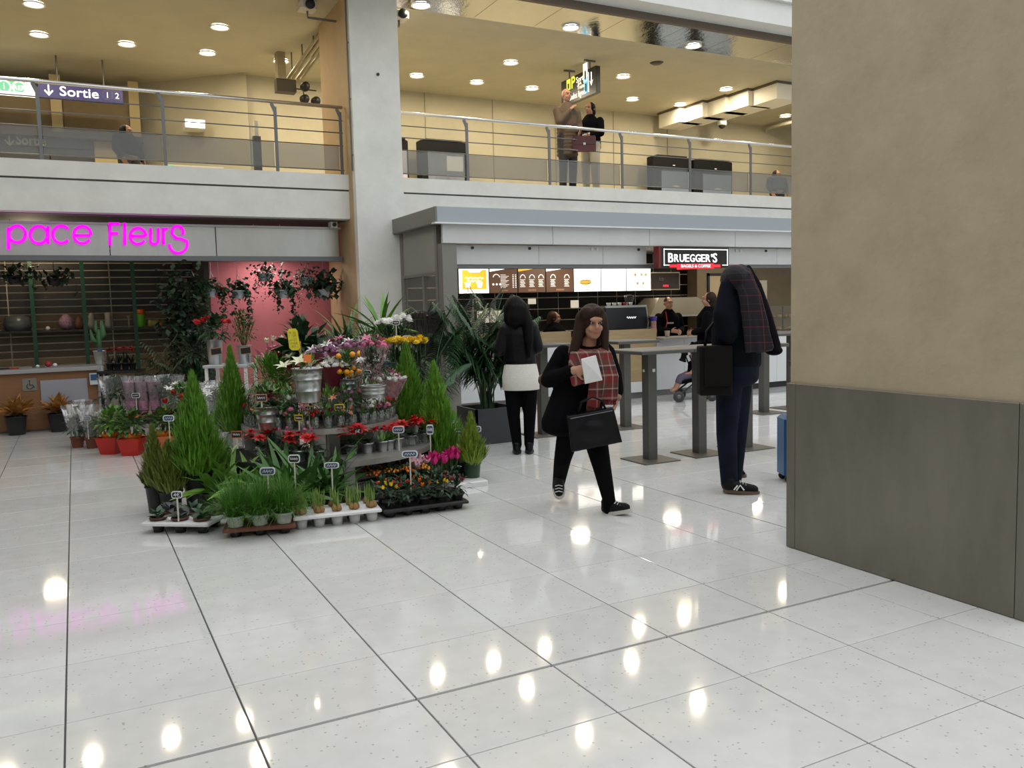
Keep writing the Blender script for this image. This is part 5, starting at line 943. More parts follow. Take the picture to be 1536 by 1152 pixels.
for k, (px_, py_, l, m_) in enumerate(((168, 680, 'hellebore in a bright red gift bag, left of the three', bagm), (200, 682, 'leafy plant in a bright red gift bag, middle of the three', bagm), (181, 672, 'small red gift bag between the two front ones', bagm), (246, 678, 'plant in a salmon gift bag behind the cypresses', mat('salmon_bag', (.60, .15, .05), .5)))):
    c = fl(px_, py_); s = thing('gift_bag_plant', l, 'gift bag', c, YAW + .1 * (k - 1)); w0, w1, hh = (.085, .12, .19) if k != 2 else (.07, .095, .16)
    vs = [(x * w0, y * w0, 0) for x, y in ((-1, -1), (1, -1), (1, 1), (-1, 1))] + [(x * w1, y * w1, hh) for x, y in ((-1, -1), (1, -1), (1, 1), (-1, 1))]
    MB().add(vs, [(3, 2, 1, 0), (0, 1, 5, 4), (1, 2, 6, 5), (2, 3, 7, 6), (3, 0, 4, 7)]).build('bag', m_, s)
    mb = MB()
    for q in range(14): a = q * .45; mb.blade((.06 * math.cos(a), .06 * math.sin(a), hh - .06), (math.cos(a) * .5, math.sin(a) * .5, 1), .14, .08, .1, 2, fold=.2)
    mb.build('tissue', tis, s); bush(s, (0, 0, hh + .14), .15, 130, .10, .055, g_leaf if k else g_bright); blooms(s, 'lily' if k else 'star', .04, (mat('petal_cream', (.72, .72, .5), .5), ora, whi, ora)[k], ring_pts(6, .12, hh + .27, .04), .6, stem=hh)
ptag(fl(257, 690) + Vector((0, 0, .0)), .42, 'blue and white price tag above the salmon gift bag', .12, .065, face=slate_b)
lt_ = thing('low_display_table', 'low black table behind the red gift bags', 'table', XY(205, 10.3), YAW); MB().bbox(-.55, .55, -.25, .25, .24, .30, .006).build('tabletop', p_black, lt_)
for x in (-.5, .5):
    for y in (-.2, .2): MB().box(x - .025, x + .025, y - .025, y + .025, 0, .24).build('leg', p_black, lt_)
for k, px_ in enumerate((192, 210, 228)):
    s = thing('wrapped_orchid', 'tall plant in pink printed sleeve, %s from the left' % ORD[k], 'wrapped plant', XY(px_, 10.25) + Vector((0, 0, .30)), k); pot(s, .05, .09, terr)
    MB().lathe([(.05, .06), (.06, .12), (.085, .38), (.09, .43)], 14, cap=False).build('printed_sleeve', mat('sleeve_pink', (.45, .22, .33), .45, var=.6, scale=22), s, True); bush(s, (0, 0, .32), .07, 40, .06, .04, g_leaf); blooms(s, 'lily', .04, lil, ring_pts(5, .06, .42, .03), .6)
    MB().lathe([(.052, .09), (.11, .50)], 14, cap=False).build('clear_wrap', film, s, True)
ptag(XY(199, 10.05) + Vector((0, 0, .30)), .26, 'white framed oval price tag in front of the pink sleeves', .1, .06)
for k, (px_, d, m_, l) in enumerate(((168, 10.35, g_dark, 'dark leafy bush in film left of the pink sleeves'), (250, 10.3, g_blue, 'pale bush in clear film right of the pink sleeves'), (268, 9.6, g_leaf, 'anthurium with red spathes behind the large cypress'))):
    s = thing('wrapped_bush', l, 'wrapped plant', XY(px_, d) + Vector((0, 0, .30 if k < 2 else 0))); pot(s, .08, .12 if k < 2 else .3, p_black); z = .3 if k < 2 else .55; bush(s, (0, 0, z), .17, 260, .08, .035, m_)
    if k == 1: blooms(s, 'pom', .03, whi, ring_pts(10, .14, .42, .05), .6)
    if k == 2: blooms(s, 'cup', .06, red, ring_pts(6, .2, .62, .08), .8, stem=.3); blooms(s, 'lily', .05, whi, ring_pts(6, .16, .74, .05), .6)
    else: MB().lathe([(.1, .1), (.2, .5)], 14, cap=False).build('clear_wrap', film, s, True)
ptag(XY(283, 9.3), .62, 'small blue price tag beside the red anthurium', .08, .05, face=slate_b)
for k, (px_, d, l) in enumerate(((315, 8.6, 'silver film wrapped bouquet behind the slim cypress, left'), (385, 8.3, 'pink film wrapped bouquet right of the slim cypress'), (330, 8.9, 'white bouquet in clear film under the small table'))):
    s = thing('film_bouquet', l, 'bouquet', XY(px_, d)); pot(s, .09, .35, zinc, .07); mb = MB().lathe([(.08, .3), (.13, .55), (.2, .82)], 16, cap=False); mb.v = [(x * (1 + .13 * math.sin(7 * math.atan2(y, x))), y * (1 + .13 * math.sin(7 * math.atan2(y, x))), z) for x, y, z in mb.v]; mb.build('clear_wrap', film, s, True); bush(s, (0, 0, .6), .12, 120, .08, .03, g_blue); blooms(s, 'lily', .055, (whi, pinkp, whi)[k], ring_pts(8, .13, .78, .05), .6, stem=.35)
ptag(XY(327, 8.38), pdep(327, 590, 8.38).z, 'black price tag with pale edge on the silver film bouquet', .07, .05)
# cactus pot and red bromeliads
c = Vector((.30, 13.35, .862)); s = thing('potted_cactus', 'branching green cactus in a pale ribbed pot on the counter end', 'cactus', c); pot(s, .085, .20, mat('pot_pale', (.50, .50, .47), .4, var=.25, scale=4, stretch=(8, 8, .1)), .06); cg = mat('cactus', (.05, .14, .05), .5)
MB().tube([(0, 0, .15), (0, 0, .34), (.0, 0, .5)], [.03, .035, .03], 8).tube([(0, 0, .3), (-.08, 0, .36), (-.1, 0, .5)], [.02, .035, .012], 8).tube([(0, 0, .34), (.06, 0, .42), (.05, 0, .62)], [.025, .045, .02], 8).tube([(0, 0, .4), (-.03, 0, .5), (-.02, 0, .62)], [.02, .03, .01], 8).build('cactus_body', cg, s, True); MB().box(-.03, .03, -.092, -.088, .18, .24).build('label_card', slate_b, s)
br = thing('bromeliad_stand', 'dark stand carrying the red bromeliads', 'stand', XY(180, 11.9), YAW); MB().box(-.28, .28, -.15, .15, .74, .78).build('stand_top', p_black, br)
for x in (-.25, .25): MB().box(x - .02, x + .02, -.1, .1, 0, .74).build('leg', p_black, br)
for k, px_ in enumerate((163, 174, 186, 197)): s = thing('bromeliad', 'dark bromeliad with a red tip, %s from the left' % ORD[k], 'bromeliad', XY(px_, 11.9) + Vector((0, 0, .78)), k, group='red bromeliads on the dark stand'); pot(s, .05, .1, p_black); leaves(s, 14, .18, .03, .09, mat('leaf_black', (.02, .025, .018), .5), 30, 85, .3, .01, sep=False); blooms(s, 'star', .07, mat('brom_red', (.32, .02, .015), .5), [(0, 0, .28), (.01, 0, .31)], .2)
# big dark ivy and palm masses
iv = MB().blade((0, 0, 0), (1, 0, .2), .07, .06, .8, 2, fold=.2)
def ivy_mass(t, pts, n, spread, L, m, name='foliage'):
    mb = MB()
    for k in range(n):
        i = RND.randrange(len(pts) - 1); p = Vector(pts[i]).lerp(Vector(pts[i + 1]), RND.random()) + Vector((RND.gauss(0, spread), RND.gauss(0, spread), RND.gauss(0, spread)))
        mb.blade(p, rdir(-60, 40), L * RND.uniform(.6, 1.2), L * .8, .7, 2, fold=.25)
    o = mb.build(name, m, t); o['kind'] = 'stuff'
s = thing('climbing_ivy', 'tall dark climbing ivy on a pole left of the pink wall', 'ivy', XY(283, 12.1)); pot(s, .2, .35, p_black); zt = ZZ(283, 408, 12.1); MB().tube([(0, 0, .3), (0, 0, zt - .1)], .03, 6).build('moss_pole', mat('bark', (.06, .04, .025), .8), s)
ivy_mass(s, [(0, 0, .5), (0, 0, 1.1), (-.08, 0, 1.5), (0, 0, zt - .15)], 900, .15, .10, mat('ivy_dark', (.012, .032, .013), .6, var=.4, scale=8)); ivy_mass(s, [(-.1, -.1, 1.4), (-.05, -.1, zt)], 160, .13, .10, g_dark, 'outer_leaves')
s = thing('areca_palm', 'dark arching palm below the canister shelf', 'palm', XY(256, 11.6)); pot(s, .16, .3, p_black); fr2 = [frond(L, 16, .03, mat('palm_olive', (.035, .055, .018), .45, var=.4, scale=6), a) for L, a in ((1.15, 1.2), (.95, 1.7))]
for k in range(12): link('frond', fr2[k % 2], s, (RND.uniform(-.05, .05), RND.uniform(-.05, .05), .26), (0, RND.uniform(-.15, .1), k * 2.4), RND.uniform(.8, 1.05))
s = thing('shade_plant', 'dark green bushy plant between the palm and the small table', 'bush', XY(292, 10.8)); pot(s, .15, .3, p_black); bush(s, (0, 0, .6), .28, 420, .12, .05, g_dark); bush(s, (0, 0, 1.05), .2, 260, .10, .04, mat('ivy_dark', (.012, .032, .013), .6, var=.4, scale=8), 'upper_leaves')
# small white table with two vases
wt = thing('side_table', 'small pale metal table with two zinc vases before the pink wall', 'table', XY(345, 9.2), YAW); zt = ZZ(345, 546, 9.2); MB().bbox(-.24, .24, -.2, .2, zt - .03, zt, .004).build('tabletop', alu, wt)
for x in (-.21, .21):
    for y in (-.17, .17): MB().box(x - .015, x + .015, y - .015, y + .015, 0, zt - .03).build('leg', white, wt)
for k, (px_, l) in enumerate(((322, 'tall zinc vase of red roses on the small pale table'), (375, 'zinc vase of thin green twigs on the small pale table'))):
    c = XY(px_ if k == 0 else 366, 9.2); c.z = zt; s = thing('zinc_vase', l, 'vase', c); pot(s, .085 if k == 0 else .075, .27 if k == 0 else .2, zinc, .07, .004, name='vase')
    if k == 0: bush(s, (0, 0, .36), .15, 150, .09, .05, g_dark); blooms(s, 'pom', .055, red, [(-.18, -.05, .46), (-.1, 0, .48), (-.06, -.05, .50), (.1, -.03, .46), (.16, 0, .46)], .4, stem=.2)
    else: bush(s, (0, 0, .34), .15, 330, .05, .02, mat('twig_olive', (.07, .09, .025), .5, var=.4, scale=10)); bush(s, (0, 0, .47), .10, 70, .05, .03, g_leaf, 'top_leaves'); mb = MB(); [mb.tube([(0, 0, .15), (RND.uniform(-.13, .13), RND.uniform(-.08, .08), RND.uniform(.36, .55))], .003, 4) for _ in range(22)]; mb.build('twigs', mat('twig_stem', (.13, .14, .05), .5), s)
    MB().prism([(-.06, .10), (.06, .11), (.055, .19), (-.065, .18)], -.1, -.094).build('price_frame', mat('tag_wood', (.42, .22, .13), .6), s); MB().prism([(-.05, .11), (.05, .12), (.045, .18), (-.055, .17)], -.103, -.1).build('price_slate', slate, s)
# hanging baskets under the fascia
hp = mat('hanging_pot', (.45, .50, .54), .45)
for k, (px_, yp, kind, l) in enumerate(((318, 436, 0, 'hanging pot of ivy, leftmost before the pink wall'), (358, 438, 0, 'hanging pot of broad leaved ivy, second from the left'), (397, 412, 1, 'hanging pot of dense trailing plant, third from the left'), (425, 437, 0, 'hanging pot of ivy climbing its wire, fourth from the left'), (460, 418, 1, 'hanging pot of trailing plant, fifth from the left'), (486, 436, 2, 'hanging pot of dark bushy plant beside the tan column side'))):
    v = 13.12; c = pv(px_, yp + 10, v); s = thing('hanging_basket', l, 'hanging plant', c); pot(s, .10, .12, hp, .075); top = 2.31 - c.z
    mb = MB()
    for a in (0, 2.1, 4.2): mb.tube([(.1 * math.cos(a), .1 * math.sin(a), .11), (0, 0, min(.38, top - .02))], .0035, 4)
    mb.tube([(0, 0, min(.38, top - .02)), (0, 0, top)], .004, 4); mb.build('hanger_wire', mat('wire', (.4, .4, .4), .4, .6), s)
    if kind == 0: ivy_mass(s, [(-.15, 0, .10), (0, 0, .22), (.15, 0, .10)], 120, .05, .10, g_dark); ivy_mass(s, [(.1, -.08, .1), (.14, -.1, -.15), (.12, -.1, -.38)], 60, .022, .075, g_dark, 'trailing_vine'); ivy_mass(s, [(-.1, -.1, .1), (-.1, -.1, -.2)], 30, .025, .075, g_dark, 'trailing_vine')
    if k == 3: ivy_mass(s, [(0, -.03, .2), (.03, -.02, .48)], 30, .05, .08, g_dark, 'climbing_vine')
    if kind == 1:
        ivy_mass(s, [(-.1, 0, .12), (.1, 0, .14)], 180, .08, .06, g_dark); mb = MB()
        for q in range(34):
            a = q * 2.4; p = Vector((.11 * math.cos(a), .11 * math.sin(a), .12)); zl = RND.uniform(-.35, -.05)
            for w in range(9): mb.blade(p.lerp(Vector((p.x * 1.3, p.y * 1.3, zl)), w / 8) + Vector((RND.uniform(-.02, .02), RND.uniform(-.02, .02), 0)), rdir(-60, 30), .035, .022, .4, 2)
        o = mb.build('trailing_vine', mat('trail_olive', (.05, .055, .02), .5, var=.5, scale=10), s); o['kind'] = 'stuff'
    if kind == 2: ivy_mass(s, [(-.12, 0, .15), (0, 0, .28), (.14, 0, .15)], 150, .08, .13, mat('ivy_dark', (.012, .032, .013), .6, var=.4, scale=8))
for k, (px_, py_) in enumerate(((22, 425), (82, 428))):
    c = pv(px_, py_, 13.6); s = thing('hanging_basket', ('dark hanging plant at the far left of the flower shop', 'dark hanging plant left of the second green upright')[k], 'hanging plant', c); pot(s, .09, .1, p_black); ivy_mass(s, [(-.15, 0, .1), (0, 0, .16), (.15, 0, .1)], 90, .07, .09, mat('ivy_dark', (.012, .032, .013), .6, var=.4, scale=8)); MB().tube([(0, 0, .1), (0, 0, 2.9 - c.z)], .004, 4).build('hanger_wire', black, s)
s = thing('wreath', 'hanging red heart ornament beside the leftmost hanging ivy', 'ornament', pv(329, 438, 13.05)); MB().tube([(.06 * math.cos(x * .35), 0, .08 * math.sin(x * .35)) for x in range(19)], .012, 6).build('ring', red, s); blooms(s, 'pom', .025, whi, [(0, -.02, .0), (.02, -.02, -.04)], .3); MB().tube([(0, 0, .08), (0, 0, 2.31 - s.location.z)], .003, 4).build('hanger_wire', mat('wire', (.4, .4, .4), .4, .6), s)
# ================================================================== people
skin1 = mat('skin_tan', (.42, .22, .14), .5); skin2 = mat('skin_brown', (.30, .15, .09), .5); hair_b = mat('hair_black', (.003, .0027, .003), .5, spec=.12, bump=.6, scale=5, stretch=(14, 14, 1.5)); hair_br = mat('hair_brown', (.030, .015, .010), .55, spec=.15, bump=.6, scale=5, stretch=(14, 14, 1.5)); hair_g = mat('hair_grey', (.45, .42, .40), .6)
cl_black = mat('cloth_black', (.004, .004, .005), .9, spec=.06); knit = mat('leggings_black', (.003, .003, .004), .85, spec=.08); leather = mat('leather_black', (.004, .004, .006), .38, bump=.25, scale=7, spec=.22); cream = mat('skirt_cream', (.78, .76, .70), .85, bump=.5, scale=70, var=.06); rubber = mat('sole_white', (.55, .53, .48), .6); shoe = mat('shoe_black', (.006, .006, .007), .6, spec=.2); gum = mat('sole_gum', (.13, .08, .045), .6)
eyew = mat('eye_white', (.32, .31, .30), .3); lipm = mat('lips', (.35, .10, .09), .5)
def plaid(name, cols, sc):
    """woven check: bands along two local directions"""
    if name in MATS: return MATS[name]
    m = bpy.data.materials.new(name); m.use_nodes = True; N = m.node_tree.nodes; L = m.node_tree.links; b = N['Principled BSDF']; b.inputs['Roughness'].default_value = .9
    tc = N.new('ShaderNodeTexCoord'); sx = N.new('ShaderNodeSeparateXYZ'); L.new(tc.outputs['Object'], sx.inputs[0]); outs = []
    for i, (s, ph) in enumerate(((sc[0], .0), (sc[1], .3))):
        ad = N.new('ShaderNodeMath'); ad.operation = 'MULTIPLY_ADD'; ad.inputs[1].default_value = s; ad.inputs[2].default_value = ph
        if i == 0:
            sm = N.new('ShaderNodeMath'); sm.operation = 'ADD'; L.new(sx.outputs[0], sm.inputs[0]); L.new(sx.outputs[1], sm.inputs[1]); L.new(sm.outputs[0], ad.inputs[0])
        else: L.new(sx.outputs[2], ad.inputs[0])
        fr_ = N.new('ShaderNodeMath'); fr_.operation = 'FRACT'; L.new(ad.outputs[0], fr_.inputs[0]); rp = N.new('ShaderNodeValToRGB'); rp.color_ramp.interpolation = 'CONSTANT'; els = rp.color_ramp.elements
        for k, (p, c) in enumerate(cols):
            e = els[k] if k < 2 else els.new(p); e.position = p; e.color = (*c, 1)
        L.new(fr_.outputs[0], rp.inputs[0]); outs.append(rp.outputs[0])
    mx = N.new('ShaderNodeMix'); mx.data_type = 'RGBA'; mx.inputs[0].default_value = .5; L.new(outs[0], mx.inputs[6]); L.new(outs[1], mx.inputs[7]); L.new(mx.outputs[2], b.inputs['Base Color']); MATS[name] = m; return m
class Fig:
    """a figure measured in the photograph: local x to the right of the view, y away from it, z up"""
    def __init__(s, px, py, label, yaw=YAW, vox=.012, z=0., d=None):
        s.c = fl(px, py) if d is None else XY(px, d) + Vector((0, 0, z)); s.t = thing('person', label, 'person', s.c, yaw); s.d = dep(s.c + Vector((0, 0, 1))); s.s = FPX / s.d; s.px = px; s.py = py; s.vox = vox
    def P(s, x, y, off=0.): return Vector(((x - s.px) / s.s, off, (s.py - y) / s.s))
    def part(s, name, m, mb, vox=None, smooth=3): return remeshed(mb, name, m, s.t, vox or s.vox, smooth)
def head(mb, c, yaw=0., k=1., pitch=0.):
    """skull, jaw, nose, ears; faces -y when yaw is 0"""
    M = Matrix.Rotation(yaw, 3, 'Z') @ Matrix.Rotation(pitch, 3, 'X'); c = Vector(c)
    def E(o, r): mb.ell(c + M @ (Vector(o) * k), [x * k for x in r], 16, 12, M)
    E((0, .012, .035), (.074, .094, .092)); E((0, -.022, -.035), (.058, .068, .072)); E((0, -.045, -.075), (.034, .035, .028)); E((0, -.084, .045), (.05, .02, .02)); E((.03, -.07, -.02), (.026, .022, .026)); E((-.03, -.07, -.02), (.026, .022, .026))
    mb.cap(c + M @ (Vector((0, -.092, .028)) * k), c + M @ (Vector((0, -.108, -.012)) * k), .008 * k, .014 * k, 10); E((.079, .012, .005), (.010, .02, .03)); E((-.079, .012, .005), (.010, .02, .03)); E((0, -.082, -.045), (.026, .014, .012))
def face(f, c, yaw=0., k=1., pitch=0.):
    M = Matrix.Rotation(yaw, 3, 'Z') @ Matrix.Rotation(pitch, 3, 'X'); c = Vector(c)
    for s in (-1, 1):
        e = MB().ell(c + M @ (Vector((.031 * s, -.083, .022)) * k), (.013 * k, .008 * k, .008 * k), 10, 6, M).build('eye', eyew, f.t, True); MB().ell(c + M @ (Vector((.031 * s, -.090, .022)) * k), (.006 * k, .004 * k, .006 * k), 8, 6, M).build('iris', hair_b, e, True)
        MB().tube([c + M @ (Vector((x_ * s, -.098 + .012 * q, .044 + .004 * math.sin(q * 1.5))) * k) for q, x_ in enumerate((.014, .03, .048))], .004 * k, 5).build('eyebrow', hair_b, f.t, True)
    MB().ell(c + M @ (Vector((0, -.096, -.045)) * k), (.024 * k, .006 * k, .008 * k), 10, 6, M).build('mouth', lipm, f.t, True)
def hand(mb, w, d, up, k=1., curl=.5, thumb=1):
    """palm and five fingers from wrist w along d; 'up' is the back of the hand"""
    w = Vector(w); d = Vector(d).normalized(); up = Vector(up); up = (up - d * up.dot(d)).normalized(); sd = d.cross(up)
    mb.ell(w + d * .045 * k, (.04 * k, .04 * k, .04 * k), 10, 8, Matrix((sd, d * 1.15, up * .42)).transposed())
    for i, L in enumerate((.07, .078, .072, .056)):
        b = w + d * .078 * k + sd * (-.03 + .02 * i) * k; m_ = b + (d - up * curl * .5).normalized() * L * .55 * k; e = m_ + (d - up * curl * 1.6).normalized() * L * .5 * k
        mb.cap(b, m_, .0088 * k, .008 * k, 8); mb.cap(m_, e, .008 * k, .0065 * k, 8)
    b = w + d * .03 * k - sd * .032 * k * thumb; m_ = b + (d * .7 - sd * .8 * thumb - up * .3).normalized() * .04 * k; mb.cap(b, m_, .011 * k, .0095 * k, 8); mb.cap(m_, m_ + (d * 1.0 - sd * .2 * thumb - up * .5).normalized() * .032 * k, .0095 * k, .007 * k, 8)
def limb(mb, pts, rs):
    for a, b, r0, r1 in zip(pts, pts[1:], rs, rs[1:]): mb.cap(a, b, r0, r1, 14)
def torso(mb, pts, rs):        # rs: (half width, half depth)
    for (p, r), (q, s) in zip(zip(pts, rs), zip(pts[1:], rs[1:])):
        for k in range(9):
            t = k / 8; c = Vector(p).lerp(Vector(q), t); mb.ell(c, (r[0] + (s[0] - r[0]) * t, r[1] + (s[1] - r[1]) * t, .07), 16, 8)
def sneaker(f, name, heel, toe, up=.0, m=shoe, sole=rubber, laces=True, lift=0.):
    """low shoe from heel to toe (points on the ground)"""
    h = Vector(heel); t = Vector(toe); d = (t - h); L = d.length; d.normalize(); sd = Vector((-d.y, d.x, 0)).normalized(); u = d.cross(sd) * -1 if d.cross(sd).z < 0 else d.cross(sd)
    mb = MB(); mb.cap(h + d * .035 + u * .055, h + d * L * .55 + u * .05, .042, .042); mb.cap(h + d * L * .5 + u * .048, h + d * (L - .045) + u * .04, .043, .036); mb.cap(h + d * .04 + u * .06, h + d * .05 + u * .105, .042, .042)
    o = f.part(name, m, mb, .008, 2)
    pts = []
    for k in range(20):
        a = 2 * PI * k / 20; x = math.cos(a); y = math.sin(a); w = .047 if x > -.2 else .04; pts.append(h + d * (L / 2 + x * L / 2) + sd * (y * w))
    b = [p + u * .002 for p in pts]; tp = [p + u * .028 for p in pts]; n = 20
    MB().add(b + tp, [tuple(range(n - 1, -1, -1)), tuple(range(n, 2 * n))] + [(i, (i + 1) % n, n + (i + 1) % n, n + i) for i in range(n)]).build('sole', sole, o)
    if laces: 
        lc = MB()
        for k in range(4): c = h + d * (L * .45 + .022 * k) + u * (.099 - .009 * k); lc.tube([c - sd * .028 - u * .008, c + u * .004, c + sd * .028 - u * .008], .004, 5)
        lc.build('laces', mat('lace_white', (.6, .6, .6), .6), o)
    return o

# ---- woman walking towards us
f = Fig(880, 763, 'woman walking with a checked scarf, white paper and black handbag', vox=.009); P = f.P
hc = P(893, 484, -.02); mb = MB(); head(mb, hc, .25, 1.0, .08); face(f, hc, .25, 1.0, .08)
mb.cap(P(890, 505, .03), P(887, 530, .05), .05, .055); torso(mb, [P(884, 540, .04), P(876, 600, .05), P(872, 640, .05)], [(.15, .09), (.13, .09), (.16, .11)])
limb(mb, [P(858, 640, .05), P(847, 690, .10), P(840, 742, .26)], [.085, .058, .036]); limb(mb, [P(892, 640, .0), P(902, 695, -.1), P(912, 748, -.16)], [.088, .06, .038])
limb(mb, [P(846, 532, .06), P(826, 566, .04), P(862, 549, -.16)], [.045, .042, .032]); limb(mb, [P(918, 530, .03), P(927, 570, .0), P(927, 592, -.05)], [.045, .042, .03])
hand(mb, P(862, 549, -.17), (1, -.25, .02), (0, -1, .25), 1.0, .55, -1); hand(mb, P(926, 588, -.06), (-.1, -.25, -1), (.9, -.3, 0), 1., .8, 1)
f.part('body', skin1, mb, .0065, 2)
mb = MB(); limb(mb, [P(858, 640, .05), P(846, 690, .10), P(840, 738, .25)], [.095, .066, .046]); limb(mb, [P(892, 640, .0), P(902, 695, -.1), P(911, 745, -.155)], [.098, .068, .047]); mb.cap(P(840, 738, .25), P(840, 747, .24), .046, .044); mb.cap(P(911, 745, -.155), P(911, 757, -.15), .05, .048); f.part('leggings', knit, mb)
mb = MB(); torso(mb, [P(886, 528, .05), P(879, 560, .06), P(868, 600, .07), P(860, 628, .08), P(857, 640, .08)], [(.17, .11), (.19, .13), (.21, .15), (.225, .17), (.21, .17)])
limb(mb, [P(850, 527, .07), P(830, 560, .05), P(826, 566, .03), P(858, 550, -.14)], [.07, .065, .06, .045]); limb(mb, [P(914, 526, .04), P(925, 560, .02), P(928, 584, -.03)], [.07, .06, .052]); f.part('coat', cl_black, mb, .012, 4)
cu = MB().ell(P(925, 592, -.04), (.05, .055, .04), 12, 8); f.part('fur_cuff', mat('fur_tan', (.33, .2, .13), .95, var=.4, scale=40, bump=1.), cu)
hb = MB(); hb.ell(hc + Vector((.0, .028, .045)), (.10, .115, .112), 16, 12); hb.ell(hc + Vector((-.045, -.055, .085)), (.055, .05, .05), 12, 8); hb.ell(hc + Vector((.04, -.05, .088)), (.05, .05, .045), 12, 8); limb(hb, [hc + Vector((-.075, .02, .06)), hc + Vector((-.10, .0, -.06)), P(863, 528, -.05), P(862, 548, -.08)], [.045, .044, .034, .014]); limb(hb, [hc + Vector((.075, .03, .06)), hc + Vector((.09, .02, -.06)), P(911, 520, -.03), P(914, 538, -.06)], [.04, .036, .028, .012]); hb.ell(hc + Vector((-.02, .09, -.08)), (.1, .05, .14), 12, 8); f.part('hair', hair_br, hb)
scf = plaid('scarf_check', ((0, (.20, .015, .02)), (.30, (.32, .26, .2)), (.38, (.16, .02, .025)), (.55, (.035, .02, .018)), (.72, (.40, .35, .28)), (.78, (.10, .05, .035))), (7, 6))
mb = MB()
for q in range(12):
    a = q * PI / 6; b = (q + 1) * PI / 6; c0 = P(889, 522, .03); mb.cap(c0 + Vector((.115 * math.cos(a), .10 * math.sin(a), -.03 * math.sin(a + PI) - .01)), c0 + Vector((.115 * math.cos(b), .10 * math.sin(b), -.03 * math.sin(b + PI) - .01)), .05, .05, 8)
mb.tube([P(873, 525, -.09), P(868, 548, -.13), P(874, 570, -.14)], [(.075, .03)] * 3, 10); mb.tube([P(903, 522, -.1), P(898, 560, -.15), P(889, 605, -.15)], [(.06, .03), (.065, .025), (.05, .02)], 10); mb.tube([P(908, 525, -.08), P(914, 560, -.12), P(912, 596, -.12)], [(.055, .03), (.075, .028), (.075, .02)], 10)
f.part('scarf', scf, mb, .008, 3); fm = MB()
for q in range(14): x = 880 + q * 1.4; fm.tube([P(x, 603, -.15), P(x + 1, 612, -.15)], .004, 4)
for q in range(12): x = 904 + q * 1.7; fm.tube([P(x, 593, -.12), P(x + 1, 602, -.12)], .004, 4)
fm.build('scarf_fringe', scf, f.t)
pb_ = thing('paper_bag', 'crumpled white paper held by the walking woman', 'paper', f.c, YAW); A = [P(872, 532, -.245), P(893, 527, -.25), P(902, 563, -.245), P(877, 568, -.24)]; B = [p + Vector((0, .03, 0)) for p in A]; mid = P(888, 547, -.27)
MB().add(A + B + [mid], [(0, 1, 8), (1, 2, 8), (2, 3, 8), (3, 0, 8), (7, 6, 5, 4), (0, 4, 5, 1), (1, 5, 6, 2), (2, 6, 7, 3), (3, 7, 4, 0)]).build('paper', mat('paper_white', (.78, .78, .78), .7, bump=.8, scale=12), pb_)
bg_ = thing('handbag', 'large black leather handbag carried by the walking woman', 'handbag', f.c, YAW); A = [P(850, 615, -.23), P(918, 604, -.23), P(930, 655, -.23), P(856, 668, -.23)]; mb = MB()
vs = []
for s, th in ((0, .0), (1, .11)): vs += [p + Vector((0, th, 0)) for p in A]
ctr = sum(A, Vector()) / 4
mb.add(vs, [(0, 3, 2, 1), (4, 5, 6, 7), (0, 1, 5, 4), (1, 2, 6, 5), (2, 3, 7, 6), (3, 0, 4, 7)]); mb.ell(ctr + Vector((0, .055, -.01)), (.17, .075, .12), 14, 10); remeshed(mb, 'bag_body', leather, bg_, .009, 5)
for y_ in (-.2, -.14): MB().tube([P(866, 615, y_), P(872, 596, y_), P(888, 588, y_), P(902, 594, y_), P(908, 609, y_)], .007, 6).build('handle', leather, bg_, True)
MB().tube([P(855, 618, -.235), P(916, 608, -.235)], .003, 5).build('zip', rail, bg_)
sneaker(f, 'shoe', P(842, 735, .27) * 1 + Vector((0, 0, .0)), P(840, 755, .14)); 
sneaker(f, 'shoe', P(904, 769, -.12), P(941, 757, -.27), laces=True)
cb = thing('brown_shoulder_bag', 'small brown patterned bag at the walking woman\'s side', 'bag', f.c, YAW); mb = MB().ell(P(823, 567, .12), (.06, .05, .055), 12, 8); remeshed(mb, 'bag_body', mat('bag_brown', (.10, .045, .02), .5, var=.6, scale=16), cb, .009, 2); MB().tube([P(823, 560, .12), P(836, 540, .14), P(850, 520, .15)], .006, 5).build('strap', leather, cb)

# ---- woman in the white skirt, seen from behind
f = Fig(785, 681, 'woman seen from behind in a black leather jacket and white skirt', vox=.011); P = f.P
hc = P(778, 463, -.02); mb = MB(); head(mb, hc, PI - .3, .98); mb.cap(hc + Vector((0, .01, -.06)), P(781, 488, .01), .045, .05); torso(mb, [P(783, 492, .0), P(783, 535, 0), P(784, 565, 0)], [(.15, .085), (.13, .09), (.17, .11)])
limb(mb, [P(771, 570, 0), P(773, 620, 0), P(776, 668, .02)], [.085, .056, .036]); limb(mb, [P(795, 570, 0), P(795, 620, 0), P(794, 668, .02)], [.085, .056, .036]); limb(mb, [P(762, 490, 0), P(752, 525, -.02), P(757, 520, .22)], [.045, .04, .028]); limb(mb, [P(802, 490, 0), P(810, 522, 0), P(803, 515, .22)], [.045, .04, .028]); hand(mb, P(757, 520, .22), (.2, 1, .2), (0, 0, 1), 1., .5, 1); hand(mb, P(803, 515, .22), (-.2, 1, .2), (0, 0, 1), 1., .5, -1); face(f, hc, PI - .3, .98); f.part('body', skin2, mb, .008, 2)
mb = MB(); torso(mb, [P(781, 484, .0), P(783, 500, 0), P(783, 530, 0), P(784, 540, 0)], [(.13, .09), (.185, .115), (.165, .115), (.17, .12)]); limb(mb, [P(764, 490, 0), P(753, 523, -.03), P(757, 521, .2)], [.07, .06, .042]); limb(mb, [P(802, 489, 0), P(811, 521, -.02), P(804, 516, .2)], [.07, .06, .042]); mb.ell(P(784, 545, 0), (.175, .125, .03), 16, 8); f.part('leather_jacket', leather, mb, .011, 3)
